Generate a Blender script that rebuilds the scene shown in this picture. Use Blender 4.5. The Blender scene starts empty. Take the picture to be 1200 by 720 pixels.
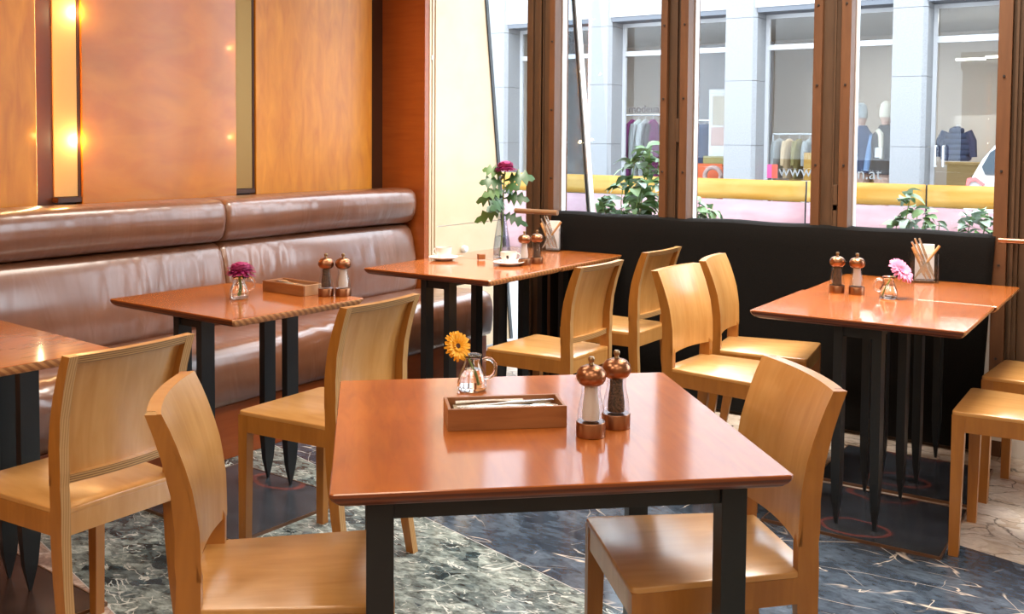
import bpy, bmesh, math, random
from mathutils import Vector, Matrix
PI = math.pi
sc = bpy.context.scene
COL = sc.collection
rnd = random.Random(7)

# ------------------------------------------------------------------ camera
F_PX, PY, PITCH, ROLL, YAW, CAM_H = 1189.6, 218.5, 0.0465, 0.0075, 0.59, 1.34
cp, sp, cr, sr = math.cos(PITCH), math.sin(PITCH), math.cos(ROLL), math.sin(ROLL)
fw = Vector((0, cp, -sp)); up = Vector((0, sp, cp)); rt = Vector((1, 0, 0))
R_ = cr * rt + sr * up
U_ = -sr * rt + cr * up
m3 = Matrix((R_, U_, -fw)).transposed()
cam = bpy.data.cameras.new('camera')
camo = bpy.data.objects.new('camera', cam); COL.objects.link(camo)
camo.matrix_world = Matrix.Translation((0, 0, CAM_H)) @ Matrix.Rotation(YAW, 4, 'Z') @ m3.to_4x4()
cam.sensor_width = 36.0
cam.lens = F_PX / 1200 * 36.0
cam.shift_y = (PY - 360) / 1200
cam.clip_start = 0.02
sc.camera = camo

# ------------------------------------------------------------------ world, lights, exposure
w = bpy.data.worlds.new('overcast_sky'); sc.world = w; w.use_nodes = True
bg = w.node_tree.nodes['Background']
bg.inputs['Color'].default_value = (0.86, 0.93, 1.0, 1)
bg.inputs['Strength'].default_value = 8.0
vs = sc.view_settings
vs.view_transform = 'Standard'; vs.look = 'None'; vs.gamma = 1.0; vs.exposure = 0.0
vs.use_curve_mapping = False

def area(name, loc, rot, size, size_y, energy, color):
    l = bpy.data.lights.new(name, 'AREA'); l.shape = 'RECTANGLE'
    l.size = size; l.size_y = size_y; l.energy = energy; l.color = color
    o = bpy.data.objects.new(name, l); COL.objects.link(o)
    o.location = loc; o.rotation_euler = rot
    return o
WARM = (1.0, 0.83, 0.64)
for i, (x, y, e) in enumerate([(-2.6, 0.4, 27), (-2.6, 2.4, 22), (-0.4, 0.4, 19), (-0.4, 2.6, 22), (-0.95, 3.95, 66), (-2.65, 3.95, 40), (1.8, 0.4, 24), (-1.4, -1.6, 42), (1.4, -1.6, 36)]):  # unseen lights added under the ceiling as fill for the room
    lo = area('ceiling_fill', (x, y, 3.02), (0, 0, 0), 0.9, 0.9, e, WARM if y < 3 else (1.0, 0.90, 0.78))
    if y > 3: lo.data.spread = math.radians(110)  # the pair by the window is added to stand in for stronger daylight

# ------------------------------------------------------------------ materials
def new_mat(name):
    m = bpy.data.materials.new(name); m.use_nodes = True
    nt = m.node_tree
    return m, nt, nt.nodes['Principled BSDF']
def P(b, **k):
    for n, v in k.items():
        n = n.replace('_', ' ')
        if isinstance(v, tuple) and len(v) == 3: v = (*v, 1)
        b.inputs[n].default_value = v
def plain(name, col, rough=0.5, metal=0.0, **k):
    m, nt, b = new_mat(name)
    P(b, Base_Color=col, Roughness=rough, Metallic=metal, **k)
    return m
def noise_node(nt, scale, stretch=(1, 1, 1), detail=4, rot=(0, 0, 0), dist=0.0, coord='Object'):
    tc = nt.nodes.new('ShaderNodeTexCoord'); mp = nt.nodes.new('ShaderNodeMapping')
    mp.inputs['Scale'].default_value = stretch; mp.inputs['Rotation'].default_value = rot
    n = nt.nodes.new('ShaderNodeTexNoise'); n.inputs['Scale'].default_value = scale
    n.inputs['Detail'].default_value = detail; n.inputs['Distortion'].default_value = dist
    nt.links.new(tc.outputs[coord], mp.inputs['Vector']); nt.links.new(mp.outputs['Vector'], n.inputs['Vector'])
    return n
def ramp(nt, src, stops):
    r = nt.nodes.new('ShaderNodeValToRGB')
    e = r.color_ramp.elements
    while len(e) < len(stops): e.new(0.5)
    for el, (p, c) in zip(e, stops):
        el.position = p; el.color = (*c, 1)
    nt.links.new(src, r.inputs['Fac'])
    return r
def mixc(nt, a, b, fac, mode='MIX'):
    m = nt.nodes.new('ShaderNodeMix'); m.data_type = 'RGBA'; m.blend_type = mode
    for s, v in ((m.inputs[6], a), (m.inputs[7], b), (m.inputs[0], fac)):
        if hasattr(v, 'links'): nt.links.new(v, s)
        else: s.default_value = (*v, 1) if isinstance(v, tuple) else v
    return m.outputs[2]
def bump(nt, b, src, strength=0.1, dist=0.01):
    bp = nt.nodes.new('ShaderNodeBump'); bp.inputs['Strength'].default_value = strength
    bp.inputs['Distance'].default_value = dist
    nt.links.new(src, bp.inputs['Height']); nt.links.new(bp.outputs['Normal'], b.inputs['Normal'])
def wood(name, c1, c2, rough=0.35, stretch=(1, 8, 8), scale=6, coat=0.0, coat_rough=0.1, blotch=0.0, bstr=0.03, coat_ior=1.5):
    m, nt, b = new_mat(name)
    n = noise_node(nt, scale, stretch, 6, dist=0.6)
    r = ramp(nt, n.outputs['Fac'], [(0.3, c1), (0.7, c2)])
    out = r.outputs['Color']
    if blotch:
        n2 = noise_node(nt, 2.3, (1, 1, 1), 3, dist=1.0)
        r2 = ramp(nt, n2.outputs['Fac'], [(0.3, (1 - blotch,) * 3), (0.7, (1, 1, 1))])
        out = mixc(nt, out, r2.outputs['Color'], 1.0, 'MULTIPLY')
    nt.links.new(out, b.inputs['Base Color'])
    P(b, Roughness=rough, Coat_Weight=coat, Coat_Roughness=coat_rough, Coat_IOR=coat_ior, Specular_IOR_Level=0.25 if coat > 0.5 else 0.5)
    if bstr: bump(nt, b, n.outputs['Fac'], bstr, 0.003)
    return m
def stripes(name, c1, c2, dirn, period, rough=0.4):
    """plywood end grain: bands along the vector dirn (object space)"""
    m, nt, b = new_mat(name)
    tc = nt.nodes.new('ShaderNodeTexCoord'); d = nt.nodes.new('ShaderNodeVectorMath'); d.operation = 'DOT_PRODUCT'
    L = Vector(dirn).length
    d.inputs[1].default_value = tuple(Vector(dirn) / L)
    nt.links.new(tc.outputs['Object'], d.inputs[0])
    mu = nt.nodes.new('ShaderNodeMath'); mu.operation = 'MULTIPLY'; mu.inputs[1].default_value = 2 * PI / period
    nt.links.new(d.outputs['Value'], mu.inputs[0])
    s = nt.nodes.new('ShaderNodeMath'); s.operation = 'SINE'; nt.links.new(mu.outputs[0], s.inputs[0])
    ma = nt.nodes.new('ShaderNodeMath'); ma.operation = 'MULTIPLY_ADD'; ma.inputs[1].default_value = 0.5; ma.inputs[2].default_value = 0.5
    nt.links.new(s.outputs[0], ma.inputs[0])
    r = ramp(nt, ma.outputs[0], [(0.25, c1), (0.75, c2)])
    nt.links.new(r.outputs['Color'], b.inputs['Base Color'])
    P(b, Roughness=rough)
    return m
def thin_glass(name, tint=(1, 1, 1), ior=1.45, rough=0.0):
    m, nt, b = new_mat(name)
    nt.nodes.remove(b)
    out = nt.nodes['Material Output']
    t = nt.nodes.new('ShaderNodeBsdfTransparent'); t.inputs['Color'].default_value = (*tint, 1)
    g = nt.nodes.new('ShaderNodeBsdfGlossy'); g.inputs['Roughness'].default_value = rough
    f = nt.nodes.new('ShaderNodeFresnel')
    ge = nt.nodes.new('ShaderNodeNewGeometry'); ma = nt.nodes.new('ShaderNodeMath'); ma.operation = 'MULTIPLY_ADD'
    ma.inputs[1].default_value = 1 / ior - ior; ma.inputs[2].default_value = ior
    nt.links.new(ge.outputs['Backfacing'], ma.inputs[0]); nt.links.new(ma.outputs[0], f.inputs['IOR'])
    mx = nt.nodes.new('ShaderNodeMixShader')
    nt.links.new(f.outputs[0], mx.inputs[0]); nt.links.new(t.outputs[0], mx.inputs[1]); nt.links.new(g.outputs[0], mx.inputs[2])
    nt.links.new(mx.outputs[0], out.inputs['Surface'])
    return m

M = {}
M['table'] = wood('cherry_table_top', (0.34, 0.080, 0.0045), (0.45, 0.120, 0.008), 0.6, (8, 1.2, 8), 5, 1.0, 0.11, 0.22, 0.0, 1.7)
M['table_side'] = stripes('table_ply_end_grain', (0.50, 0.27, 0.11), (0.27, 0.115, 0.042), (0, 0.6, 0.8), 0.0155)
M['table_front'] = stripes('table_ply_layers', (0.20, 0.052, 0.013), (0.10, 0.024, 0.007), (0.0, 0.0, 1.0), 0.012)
M['chair'] = wood('birch_plywood', (0.51, 0.248, 0.064), (0.61, 0.325, 0.102), 0.45, (9, 1.6, 1.6), 4, 1.0, 0.24, 0.16, 0.01, 1.75)
M['chair_side'] = wood('birch_shaded_side', (0.33, 0.126, 0.016), (0.41, 0.165, 0.024), 0.42, (4, 9, 1.2), 5, 0.5, 0.25, 0.10, 0.01)  # same birch in a darker orange; shade of the chair sides painted in
M['ply'] = stripes('birch_ply_edge', (0.50, 0.31, 0.13), (0.22, 0.12, 0.05), (0.0, 0.06, 1.0), 0.0056)
M['ply_post'] = stripes('birch_ply_post_edge', (0.50, 0.31, 0.13), (0.36, 0.20, 0.075), (1.0, 0.0, 0.03), 0.0062)
M['leather'], nt, b = new_mat('brown_leather')
n = noise_node(nt, 3.0, (1, 1, 1), 5, dist=0.5)
r = ramp(nt, n.outputs['Fac'], [(0.3, (0.140, 0.050, 0.022)), (0.7, (0.205, 0.080, 0.037))])
nt.links.new(r.outputs['Color'], b.inputs['Base Color'])
P(b, Roughness=0.42, Coat_Weight=0.9, Coat_Roughness=0.20, Coat_IOR=1.7)
n2 = noise_node(nt, 160, (1, 1, 1), 3)
n5 = noise_node(nt, 2.6, (1.0, 3.6, 1.1), 2, dist=0.8)
r5 = ramp(nt, n5.outputs['Fac'], [(0.35, (0,) * 3), (0.62, (1,) * 3)])
bump(nt, b, n2.outputs['Fac'], 0.08, 0.002)
bp2 = nt.nodes.new('ShaderNodeBump'); bp2.inputs['Strength'].default_value = 0.22; bp2.inputs['Distance'].default_value = 0.012
nt.links.new(r5.outputs['Color'], bp2.inputs['Height']); nt.links.new(b.inputs['Normal'].links[0].from_socket, bp2.inputs['Normal']); nt.links.new(bp2.outputs['Normal'], b.inputs['Normal'])
M['steel'] = plain('blackened_steel', (0.015, 0.019, 0.023), 0.36, 0.2)
M['felt'], nt, b = new_mat('black_felt')
n = noise_node(nt, 400, (1, 1, 1), 2)
r = ramp(nt, n.outputs['Fac'], [(0.3, (0.0018, 0.0015, 0.0013)), (0.7, (0.007, 0.006, 0.0055))])
nt.links.new(r.outputs['Color'], b.inputs['Base Color']); P(b, Roughness=0.95, Specular_IOR_Level=0.15); bump(nt, b, n.outputs['Fac'], 0.4, 0.003)
M['panel'] = wood('blotchy_maple_orange', (0.50, 0.145, 0.008), (0.60, 0.210, 0.014), 0.5, (1.5, 1.5, 3.5), 2.2, 0.8, 0.20, 0.25, 0.004, 1.5)
M['panel_curly'] = wood('curly_maple_orange', (0.50, 0.165, 0.009), (0.66, 0.265, 0.018), 0.5, (4, 4, 1.0), 4.5, 0.6, 0.30, 0.12, 0.004, 1.45)
M['panel_dark'] = wood('dark_orange_veneer', (0.30, 0.062, 0.008), (0.36, 0.085, 0.013), 0.4, (1, 1, 10), 4, 0.3, 0.2, 0.1, 0.01)
M['pale'] = wood('pale_maple_veneer', (0.66, 0.49, 0.30), (0.70, 0.54, 0.345), 0.4, (2, 2, 3), 2, 0.3, 0.2, 0.04, 0.004)
M['niche_dark'] = plain('dark_niche_veneer', (0.05, 0.016, 0.006), 0.5)
M['brass'] = plain('lacquered_brass', (0.72, 0.50, 0.22), 0.5, 0.5)
M['brass_dim'] = plain('brass_dim_lit', (0.42, 0.27, 0.11), 0.30, 1.0)  # same brass, darkened to carry the weaker light in the second niche
M['jamb'] = wood('brown_window_jamb', (0.095, 0.037, 0.013), (0.13, 0.054, 0.020), 0.5, (6, 6, 0.8), 6, 0.0, 0.2, 0.15, 0.02)
M['jamb_dark'] = wood('dark_window_frame', (0.060, 0.030, 0.014), (0.085, 0.045, 0.022), 0.5, (6, 6, 0.8), 6, 0.0, 0.2, 0.1, 0.02)
M['alu'] = plain('pale_aluminium', (0.75, 0.78, 0.82), 0.4, 0.6)
M['seal'] = plain('dark_rubber_seal', (0.03, 0.035, 0.04), 0.5)
M['glass'] = thin_glass('window_glass', (0.95, 0.97, 0.98), 1.3)
M['glass_fin'] = thin_glass('tinted_fin_glass', (0.86, 0.91, 0.95), 1.22)
M['clear'], nt, b = new_mat('clear_glass'); P(b, Base_Color=(1, 1, 1), Roughness=0.0, Transmission_Weight=1.0, IOR=1.45)
M['acrylic'] = thin_glass('clear_acrylic', (0.90, 0.93, 0.97), 1.45)
M['water'], nt, b = new_mat('water'); P(b, Base_Color=(1, 1, 1), Roughness=0.0, Transmission_Weight=1.0, IOR=1.33)
M['copper'] = plain('brushed_copper', (0.33, 0.155, 0.085), 0.28, 1.0)
M['knob'] = plain('bronze_knob', (0.36, 0.26, 0.16), 0.35, 1.0)
M['pepper'], nt, b = new_mat('peppercorns'); n = noise_node(nt, 260, (1, 1, 1), 1)
r = ramp(nt, n.outputs['Fac'], [(0.35, (0.02, 0.012, 0.008)), (0.65, (0.15, 0.08, 0.045))]); nt.links.new(r.outputs['Color'], b.inputs['Base Color'])
M['salt'] = plain('white_salt', (0.66, 0.58, 0.53), 0.8)
M['box'] = wood('walnut_brown_box', (0.24, 0.085, 0.026), (0.34, 0.135, 0.045), 0.45, (1, 7, 7), 7, 0.2, 0.2, 0.1, 0.02)
M['boxpale'] = wood('pale_box_end', (0.50, 0.30, 0.16), (0.60, 0.39, 0.23), 0.5, (3, 3, 3), 7)
M['silver'] = plain('polished_cutlery', (0.88, 0.88, 0.88), 0.25, 1.0)
M['handle_wood'] = plain('tan_handle', (0.52, 0.27, 0.10), 0.45)
M['rail_wood'] = plain('brown_rail', (0.22, 0.12, 0.06), 0.45)
M['napkin'] = plain('white_napkin', (0.82, 0.80, 0.77), 0.9)
M['kraft'] = plain('greyish_napkin', (0.36, 0.30, 0.22), 0.9)
M['china'] = plain('white_china', (0.86, 0.85, 0.83), 0.15)
M['coffee'] = plain('coffee', (0.05, 0.02, 0.01), 0.2)
M['black'] = plain('black_print', (0.015, 0.012, 0.012), 0.5)
M['red'] = plain('red_print', (0.5, 0.02, 0.02), 0.5)
M['yellow_petal'] = plain('yellow_petal', (0.86, 0.42, 0.010), 0.6)
M['purple_petal'] = plain('magenta_petal', (0.28, 0.007, 0.10), 0.6)
M['pink_petal'] = plain('pink_petal', (0.82, 0.28, 0.46), 0.6)
M['flower_dark'] = plain('dark_flower_centre', (0.06, 0.02, 0.008), 0.8)
M['flower_rose'] = plain('rose_flower_centre', (0.60, 0.16, 0.36), 0.8)
M['stem'] = plain('green_stem', (0.16, 0.26, 0.05), 0.5)
M['leaf_dark'] = plain('dark_green_leaf', (0.028, 0.085, 0.026), 0.38)
M['leaf_shrub'] = plain('daylit_green_leaf', (0.17, 0.29, 0.12), 0.45)  # leaf green lightened; outdoor daylight and haze put into the colour
M['leaf_shrub_pale'] = plain('hazy_grey_green_leaf', (0.34, 0.44, 0.37), 0.45)  # grey-green leaf, paler still with the outdoor haze painted in
M['leaf_mid'] = plain('mid_green_leaf', (0.065, 0.15, 0.035), 0.5)
M['leaf_pale'] = plain('grey_green_leaf', (0.11, 0.18, 0.14), 0.45)
M['ceiling'] = plain('warm_white_ceiling', (0.75, 0.68, 0.58), 0.9)
M['plaster'] = plain('warm_plaster', (0.70, 0.52, 0.34), 0.9)
M['white'] = plain('white_plastic', (0.80, 0.80, 0.80), 0.4)
M['render'] = plain('grey_white_render', (0.40, 0.40, 0.405), 0.8)
M['granite'], nt, b = new_mat('light_grey_granite'); n = noise_node(nt, 60, (1, 1, 1), 4)
r = ramp(nt, n.outputs['Fac'], [(0.3, (0.185, 0.190, 0.200)), (0.7, (0.235, 0.241, 0.252))]); nt.links.new(r.outputs['Color'], b.inputs['Base Color']); P(b, Roughness=0.6)
M['joint'] = plain('granite_joint', (0.14, 0.145, 0.155), 0.8)
M['shopframe'] = plain('white_shop_frame', (0.42, 0.425, 0.44), 0.4)
M['soffit'] = plain('shaded_soffit', (0.10, 0.11, 0.13), 0.7)  # darkened so the colour carries the shade under the lintel
M['asphalt'] = plain('pale_paving', (0.24, 0.237, 0.233), 0.8)
M['tarp_y'], nt, b = new_mat('yellow_tarpaulin'); n = noise_node(nt, 2.5, (1, 1, 4), 3, dist=0.4)
r = ramp(nt, n.outputs['Fac'], [(0.35, (0.37, 0.170, 0.010)), (0.7, (0.42, 0.25, 0.055))]); nt.links.new(r.outputs['Color'], b.inputs['Base Color']); P(b, Roughness=0.55)
M['tarp_p'], nt, b = new_mat('pink_tarpaulin'); n = noise_node(nt, 2.5, (1, 1, 4), 3, dist=0.4)
r = ramp(nt, n.outputs['Fac'], [(0.35, (0.30, 0.155, 0.17)), (0.7, (0.36, 0.215, 0.225))]); nt.links.new(r.outputs['Color'], b.inputs['Base Color']); P(b, Roughness=0.55)
M['carpaint'] = plain('white_car_paint', (0.50, 0.51, 0.52), 0.2, 0.0, Coat_Weight=0.6)
M['carglass'] = plain('dark_car_glass', (0.06, 0.08, 0.10), 0.06)
M['taillight'] = plain('pale_red_lamp', (0.70, 0.16, 0.16), 0.2)
M['tyre'] = plain('tyre', (0.02, 0.02, 0.02), 0.8)
M['shopwall'] = plain('shop_interior_wall', (0.58, 0.52, 0.46), 0.9)
M['display_grey'] = plain('grey_display_wall', (0.20, 0.20, 0.215), 0.9)
M['shopfloor'] = plain('shop_floor', (0.42, 0.33, 0.22), 0.6)
M['counter'] = wood('pale_oak_counter', (0.50, 0.33, 0.13), (0.60, 0.42, 0.18), 0.6)
M['navy'] = plain('navy_cloth', (0.035, 0.05, 0.10), 0.9)
M['denim'] = plain('denim_blue_cloth', (0.12, 0.19, 0.32), 0.9)
M['greycloth'] = plain('grey_cloth', (0.30, 0.31, 0.31), 0.9)
M['paleclo'] = plain('pale_cloth', (0.36, 0.40, 0.37), 0.9)
M['purple'] = plain('purple_cloth', (0.15, 0.012, 0.10), 0.9)
M['darkclo'] = plain('charcoal_cloth', (0.04, 0.035, 0.035), 0.9)
M['tancl'] = plain('tan_cloth', (0.55, 0.40, 0.24), 0.9)
M['cream'] = plain('cream_knit', (0.46, 0.41, 0.33), 0.95)
M['skin'] = plain('pale_mannequin', (0.40, 0.25, 0.19), 0.6)
M['orange'] = plain('orange_red_cloth', (0.50, 0.085, 0.02), 0.7)
M['olive'] = plain('olive_board', (0.22, 0.18, 0.06), 0.7)
M['poster'] = plain('white_poster', (0.42, 0.41, 0.40), 0.6)
M['posterpic'] = plain('poster_pink_print', (0.34, 0.22, 0.19), 0.7)
M['posterpic2'] = plain('poster_beige_print', (0.30, 0.25, 0.19), 0.7)
M['letter'] = plain('pale_window_lettering', (0.20, 0.205, 0.205), 0.5)
M['letter_grey'] = plain('grey_window_lettering', (0.07, 0.065, 0.075), 0.5)
M['sign_red'] = plain('red_square_print', (0.75, 0.07, 0.04), 0.5)
M['sign_pink'] = plain('pink_square_print', (0.65, 0.08, 0.25), 0.5)
M['terracotta'] = plain('planter_grey', (0.30, 0.30, 0.31), 0.8)
M['lampglow'], nt, b = new_mat('shop_lamp_glow'); P(b, Base_Color=(1, 1, 1), Emission_Color=(1.0, 0.9, 0.75), Emission_Strength=6.0)

def marble(name, base1, base2, vein, frag_scale, ridge, ridge_w, gate_lo, rough=0.16, warp=0.12, cells=0.5, crack=None, mott=(0.55, 1.4), seed=0.0):
    """polished breccia: tinted fragments, fine mottling, sparse vein segments"""
    m, nt, b = new_mat(name)
    N, Lk = nt.nodes.new, nt.links.new
    tc = N('ShaderNodeTexCoord')
    off = N('ShaderNodeVectorMath'); off.operation = 'ADD'; off.inputs[1].default_value = (seed, seed * 1.7, 0)
    Lk(tc.outputs['Object'], off.inputs[0])
    nz = N('ShaderNodeTexNoise'); nz.inputs['Scale'].default_value = 9.0; nz.inputs['Detail'].default_value = 4
    Lk(off.outputs[0], nz.inputs['Vector'])
    vm = N('ShaderNodeVectorMath'); vm.operation = 'MULTIPLY_ADD'; vm.inputs[1].default_value = (warp,) * 3
    Lk(nz.outputs['Color'], vm.inputs[0]); Lk(off.outputs[0], vm.inputs[2])
    def cell(scale, seedv):
        mp = N('ShaderNodeMapping'); mp.inputs['Location'].default_value = (seedv, seedv * .6, 0); mp.inputs['Rotation'].default_value = (0, 0, seedv); mp.inputs['Scale'].default_value = (1, 1.7, 1)
        Lk(vm.outputs[0], mp.inputs['Vector'])
        v = N('ShaderNodeTexVoronoi'); v.inputs['Scale'].default_value = scale; Lk(mp.outputs[0], v.inputs['Vector'])
        sc_ = N('ShaderNodeSeparateColor'); Lk(v.outputs['Color'], sc_.inputs[0]); return sc_.outputs[0], mp
    c1, mp1 = cell(frag_scale, 0.3); c2, mp2 = cell(frag_scale * 2.4, 1.9)
    add = N('ShaderNodeMath'); add.operation = 'MULTIPLY_ADD'; add.inputs[1].default_value = 0.55
    Lk(c2, add.inputs[0]); 
    h = N('ShaderNodeMath'); h.operation = 'MULTIPLY'; h.inputs[1].default_value = 0.5; Lk(c1, h.inputs[0]); Lk(h.outputs[0], add.inputs[2])
    base = ramp(nt, add.outputs[0], [(0.5 - cells, base1), (0.5 + cells, base2)])
    n2 = N('ShaderNodeTexNoise'); n2.inputs['Scale'].default_value = 26; n2.inputs['Detail'].default_value = 7; n2.inputs['Roughness'].default_value = 0.65
    mp3 = N('ShaderNodeMapping'); mp3.inputs['Scale'].default_value = (1, 2.0, 1); mp3.inputs['Rotation'].default_value = (0, 0, 0.5)
    Lk(vm.outputs[0], mp3.inputs['Vector']); Lk(mp3.outputs[0], n2.inputs['Vector'])
    cl = ramp(nt, n2.outputs['Fac'], [(0.34, (mott[0],) * 3), (0.66, (mott[1],) * 3)])
    c = mixc(nt, base.outputs['Color'], cl.outputs['Color'], 1.0, 'MULTIPLY')
    for k, (sc_, st, rot, wd, lo) in enumerate(ridge):
        mp = N('ShaderNodeMapping'); mp.vector_type = 'TEXTURE'; mp.inputs['Scale'].default_value = (1, 1 / st[1], 1); mp.inputs['Rotation'].default_value = (0, 0, rot); mp.inputs['Location'].default_value = (k * 3.1, k, 0)
        Lk(off.outputs[0], mp.inputs['Vector'])
        n = N('ShaderNodeTexNoise'); n.inputs['Scale'].default_value = sc_; n.inputs['Detail'].default_value = 3.0; n.inputs['Roughness'].default_value = 0.45
        Lk(mp.outputs[0], n.inputs['Vector'])
        sb = N('ShaderNodeMath'); sb.operation = 'SUBTRACT'; sb.inputs[1].default_value = 0.5; Lk(n.outputs['Fac'], sb.inputs[0])
        ab = N('ShaderNodeMath'); ab.operation = 'ABSOLUTE'; Lk(sb.outputs[0], ab.inputs[0])
        vr = ramp(nt, ab.outputs[0], [(0.0, (1,) * 3), (wd * 0.5, (0.9,) * 3), (wd * 0.8, (0,) * 3)])
        g = N('ShaderNodeTexNoise'); g.inputs['Scale'].default_value = sc_ * 1.6; g.inputs['Detail'].default_value = 1; Lk(mp.outputs[0], g.inputs['Vector'])
        gr = ramp(nt, g.outputs['Color'], [(lo, (0,) * 3), (lo + .07, (1,) * 3)])
        mm_ = mixc(nt, vr.outputs['Color'], gr.outputs['Color'], 1.0, 'MULTIPLY')
        bw = N('ShaderNodeRGBToBW'); Lk(mm_, bw.inputs[0])
        c = mixc(nt, c, vein, bw.outputs[0])
    if crack:
        ve = N('ShaderNodeTexVoronoi'); ve.feature = 'DISTANCE_TO_EDGE'; ve.inputs['Scale'].default_value = frag_scale; Lk(mp1.outputs[0], ve.inputs['Vector'])
        vr = ramp(nt, ve.outputs['Distance'], [(0.0, (1,) * 3), (crack[1], (0,) * 3)])
        n4 = N('ShaderNodeTexNoise'); n4.inputs['Scale'].default_value = 3.0; Lk(off.outputs[0], n4.inputs['Vector'])
        g2 = ramp(nt, n4.outputs['Fac'], [(0.42, (0.15,) * 3), (0.58, (1,) * 3)])
        mm_ = mixc(nt, vr.outputs['Color'], g2.outputs['Color'], 1.0, 'MULTIPLY')
        bw = N('ShaderNodeRGBToBW'); Lk(mm_, bw.inputs[0]); c = mixc(nt, c, crack[0], bw.outputs[0])
    Lk(c, b.inputs['Base Color'])
    P(b, Roughness=rough, Specular_IOR_Level=0.6)
    return m
M['marble_green'] = marble('green_breccia_marble', (0.022, 0.040, 0.050), (0.25, 0.30, 0.29), (0.56, 0.60, 0.58), 7.5, [(3.0, (1, 3.0, 1), 0.9, .010, .54), (7.5, (1, 2.4, 1), -0.4, .016, .52), (12, (1, 3, 1), 0.5, .02, .52)], 0, 0, 0.15, 0.05, 0.40, None, (0.30, 1.7))
M['marble_dark'] = marble('blue_black_marble', (0.022, 0.033, 0.052), (0.080, 0.108, 0.150), (0.66, 0.58, 0.50), 3.4, [(1.1, (1, 4.5, 1), 0.45, .0065, .54), (1.4, (1, 5.0, 1), -0.75, .006, .55), (2.0, (1, 5, 1), 0.1, .007, .56), (2.8, (1, 4, 1), 1.3, .008, .58)], 0, 0, 0.13, 0.05, 0.5, None, (0.6, 1.4), 4.0)
M['marble_pale'] = marble('pale_cracked_marble', (0.44, 0.34, 0.25), (0.70, 0.64, 0.58), (0.34, 0.22, 0.14), 4.2, [(3, (1, 3, 1), 0.2, .02, .55)], 0, 0, 0.2, 0.10, 0.5, ((0.05, 0.045, 0.045), 0.022), (0.8, 1.15))
M['marble_red'] = marble('pale_reddish_marble', (0.20, 0.13, 0.11), (0.50, 0.40, 0.35), (0.62, 0.55, 0.50), 6.0, [(4, (1, 2.5, 1), 0.2, .02, .52)], 0, 0, 0.2, 0.10, 0.45, ((0.07, 0.06, 0.055), 0.02), (0.6, 1.3))

def plate_mat(name, col, rings):
    m, nt, b = new_mat(name)
    n = noise_node(nt, 7, (1, 2.5, 1), 5)
    r = ramp(nt, n.outputs['Fac'], [(0.3, tuple(c * 0.7 for c in col)), (0.7, tuple(c * 1.5 for c in col))])
    c = r.outputs['Color']
    tc = nt.nodes.new('ShaderNodeTexCoord')
    nz = nt.nodes.new('ShaderNodeTexNoise'); nz.inputs['Scale'].default_value = 9
    nt.links.new(tc.outputs['Object'], nz.inputs['Vector'])
    for (cx, cy, rx, ry) in rings:
        mp = nt.nodes.new('ShaderNodeMapping'); mp.vector_type = 'TEXTURE'
        mp.inputs['Location'].default_value = (cx, cy, 0); mp.inputs['Scale'].default_value = (rx, ry, 1000)
        nt.links.new(tc.outputs['Object'], mp.inputs['Vector'])
        ln = nt.nodes.new('ShaderNodeVectorMath'); ln.operation = 'LENGTH'; nt.links.new(mp.outputs[0], ln.inputs[0])
        ad = nt.nodes.new('ShaderNodeMath'); ad.operation = 'MULTIPLY_ADD'; ad.inputs[1].default_value = 0.5
        nt.links.new(nz.outputs['Fac'], ad.inputs[0]); nt.links.new(ln.outputs['Value'], ad.inputs[2])
        rr = ramp(nt, ad.outputs[0], [(0.0, (0,) * 3), (0.99, (0,) * 3)])
        rr.color_ramp.elements.new(1.0).color = (0, 0, 0, 1)
        e = rr.color_ramp.elements
        # ring between 1.05 and 1.35 of the radius: remap
        sub = nt.nodes.new('ShaderNodeMath'); sub.operation = 'SUBTRACT'; sub.inputs[1].default_value = 1.22
        nt.links.new(ad.outputs[0], sub.inputs[0])
        ab = nt.nodes.new('ShaderNodeMath'); ab.operation = 'ABSOLUTE'; nt.links.new(sub.outputs[0], ab.inputs[0])
        rg = ramp(nt, ab.outputs[0], [(0.0, (0.55,) * 3), (0.07, (0.5,) * 3), (0.14, (0,) * 3)])
        nt.nodes.remove(rr)
        bw = nt.nodes.new('ShaderNodeRGBToBW'); nt.links.new(rg.outputs['Color'], bw.inputs[0])
        c = mixc(nt, c, (0.30, 0.075, 0.06), bw.outputs[0])
    nt.links.new(c, b.inputs['Base Color']); P(b, Roughness=0.24, Metallic=0.2, Specular_IOR_Level=0.8)
    return m
RINGS = [(0, 0.193, 0.115, 0.075), (0, -0.193, 0.115, 0.075)]
M['plate'] = plate_mat('dark_steel_plate', (0.040, 0.047, 0.060), RINGS)
M['rim'] = plain('rusty_rim_highlight', (0.16, 0.085, 0.05), 0.35, 0.4)  # rust-brown rim; its lighter tone paints the highlight along the plate edge
M['plate_brown'] = plate_mat('brown_steel_plate', (0.048, 0.026, 0.020), [])

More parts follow.
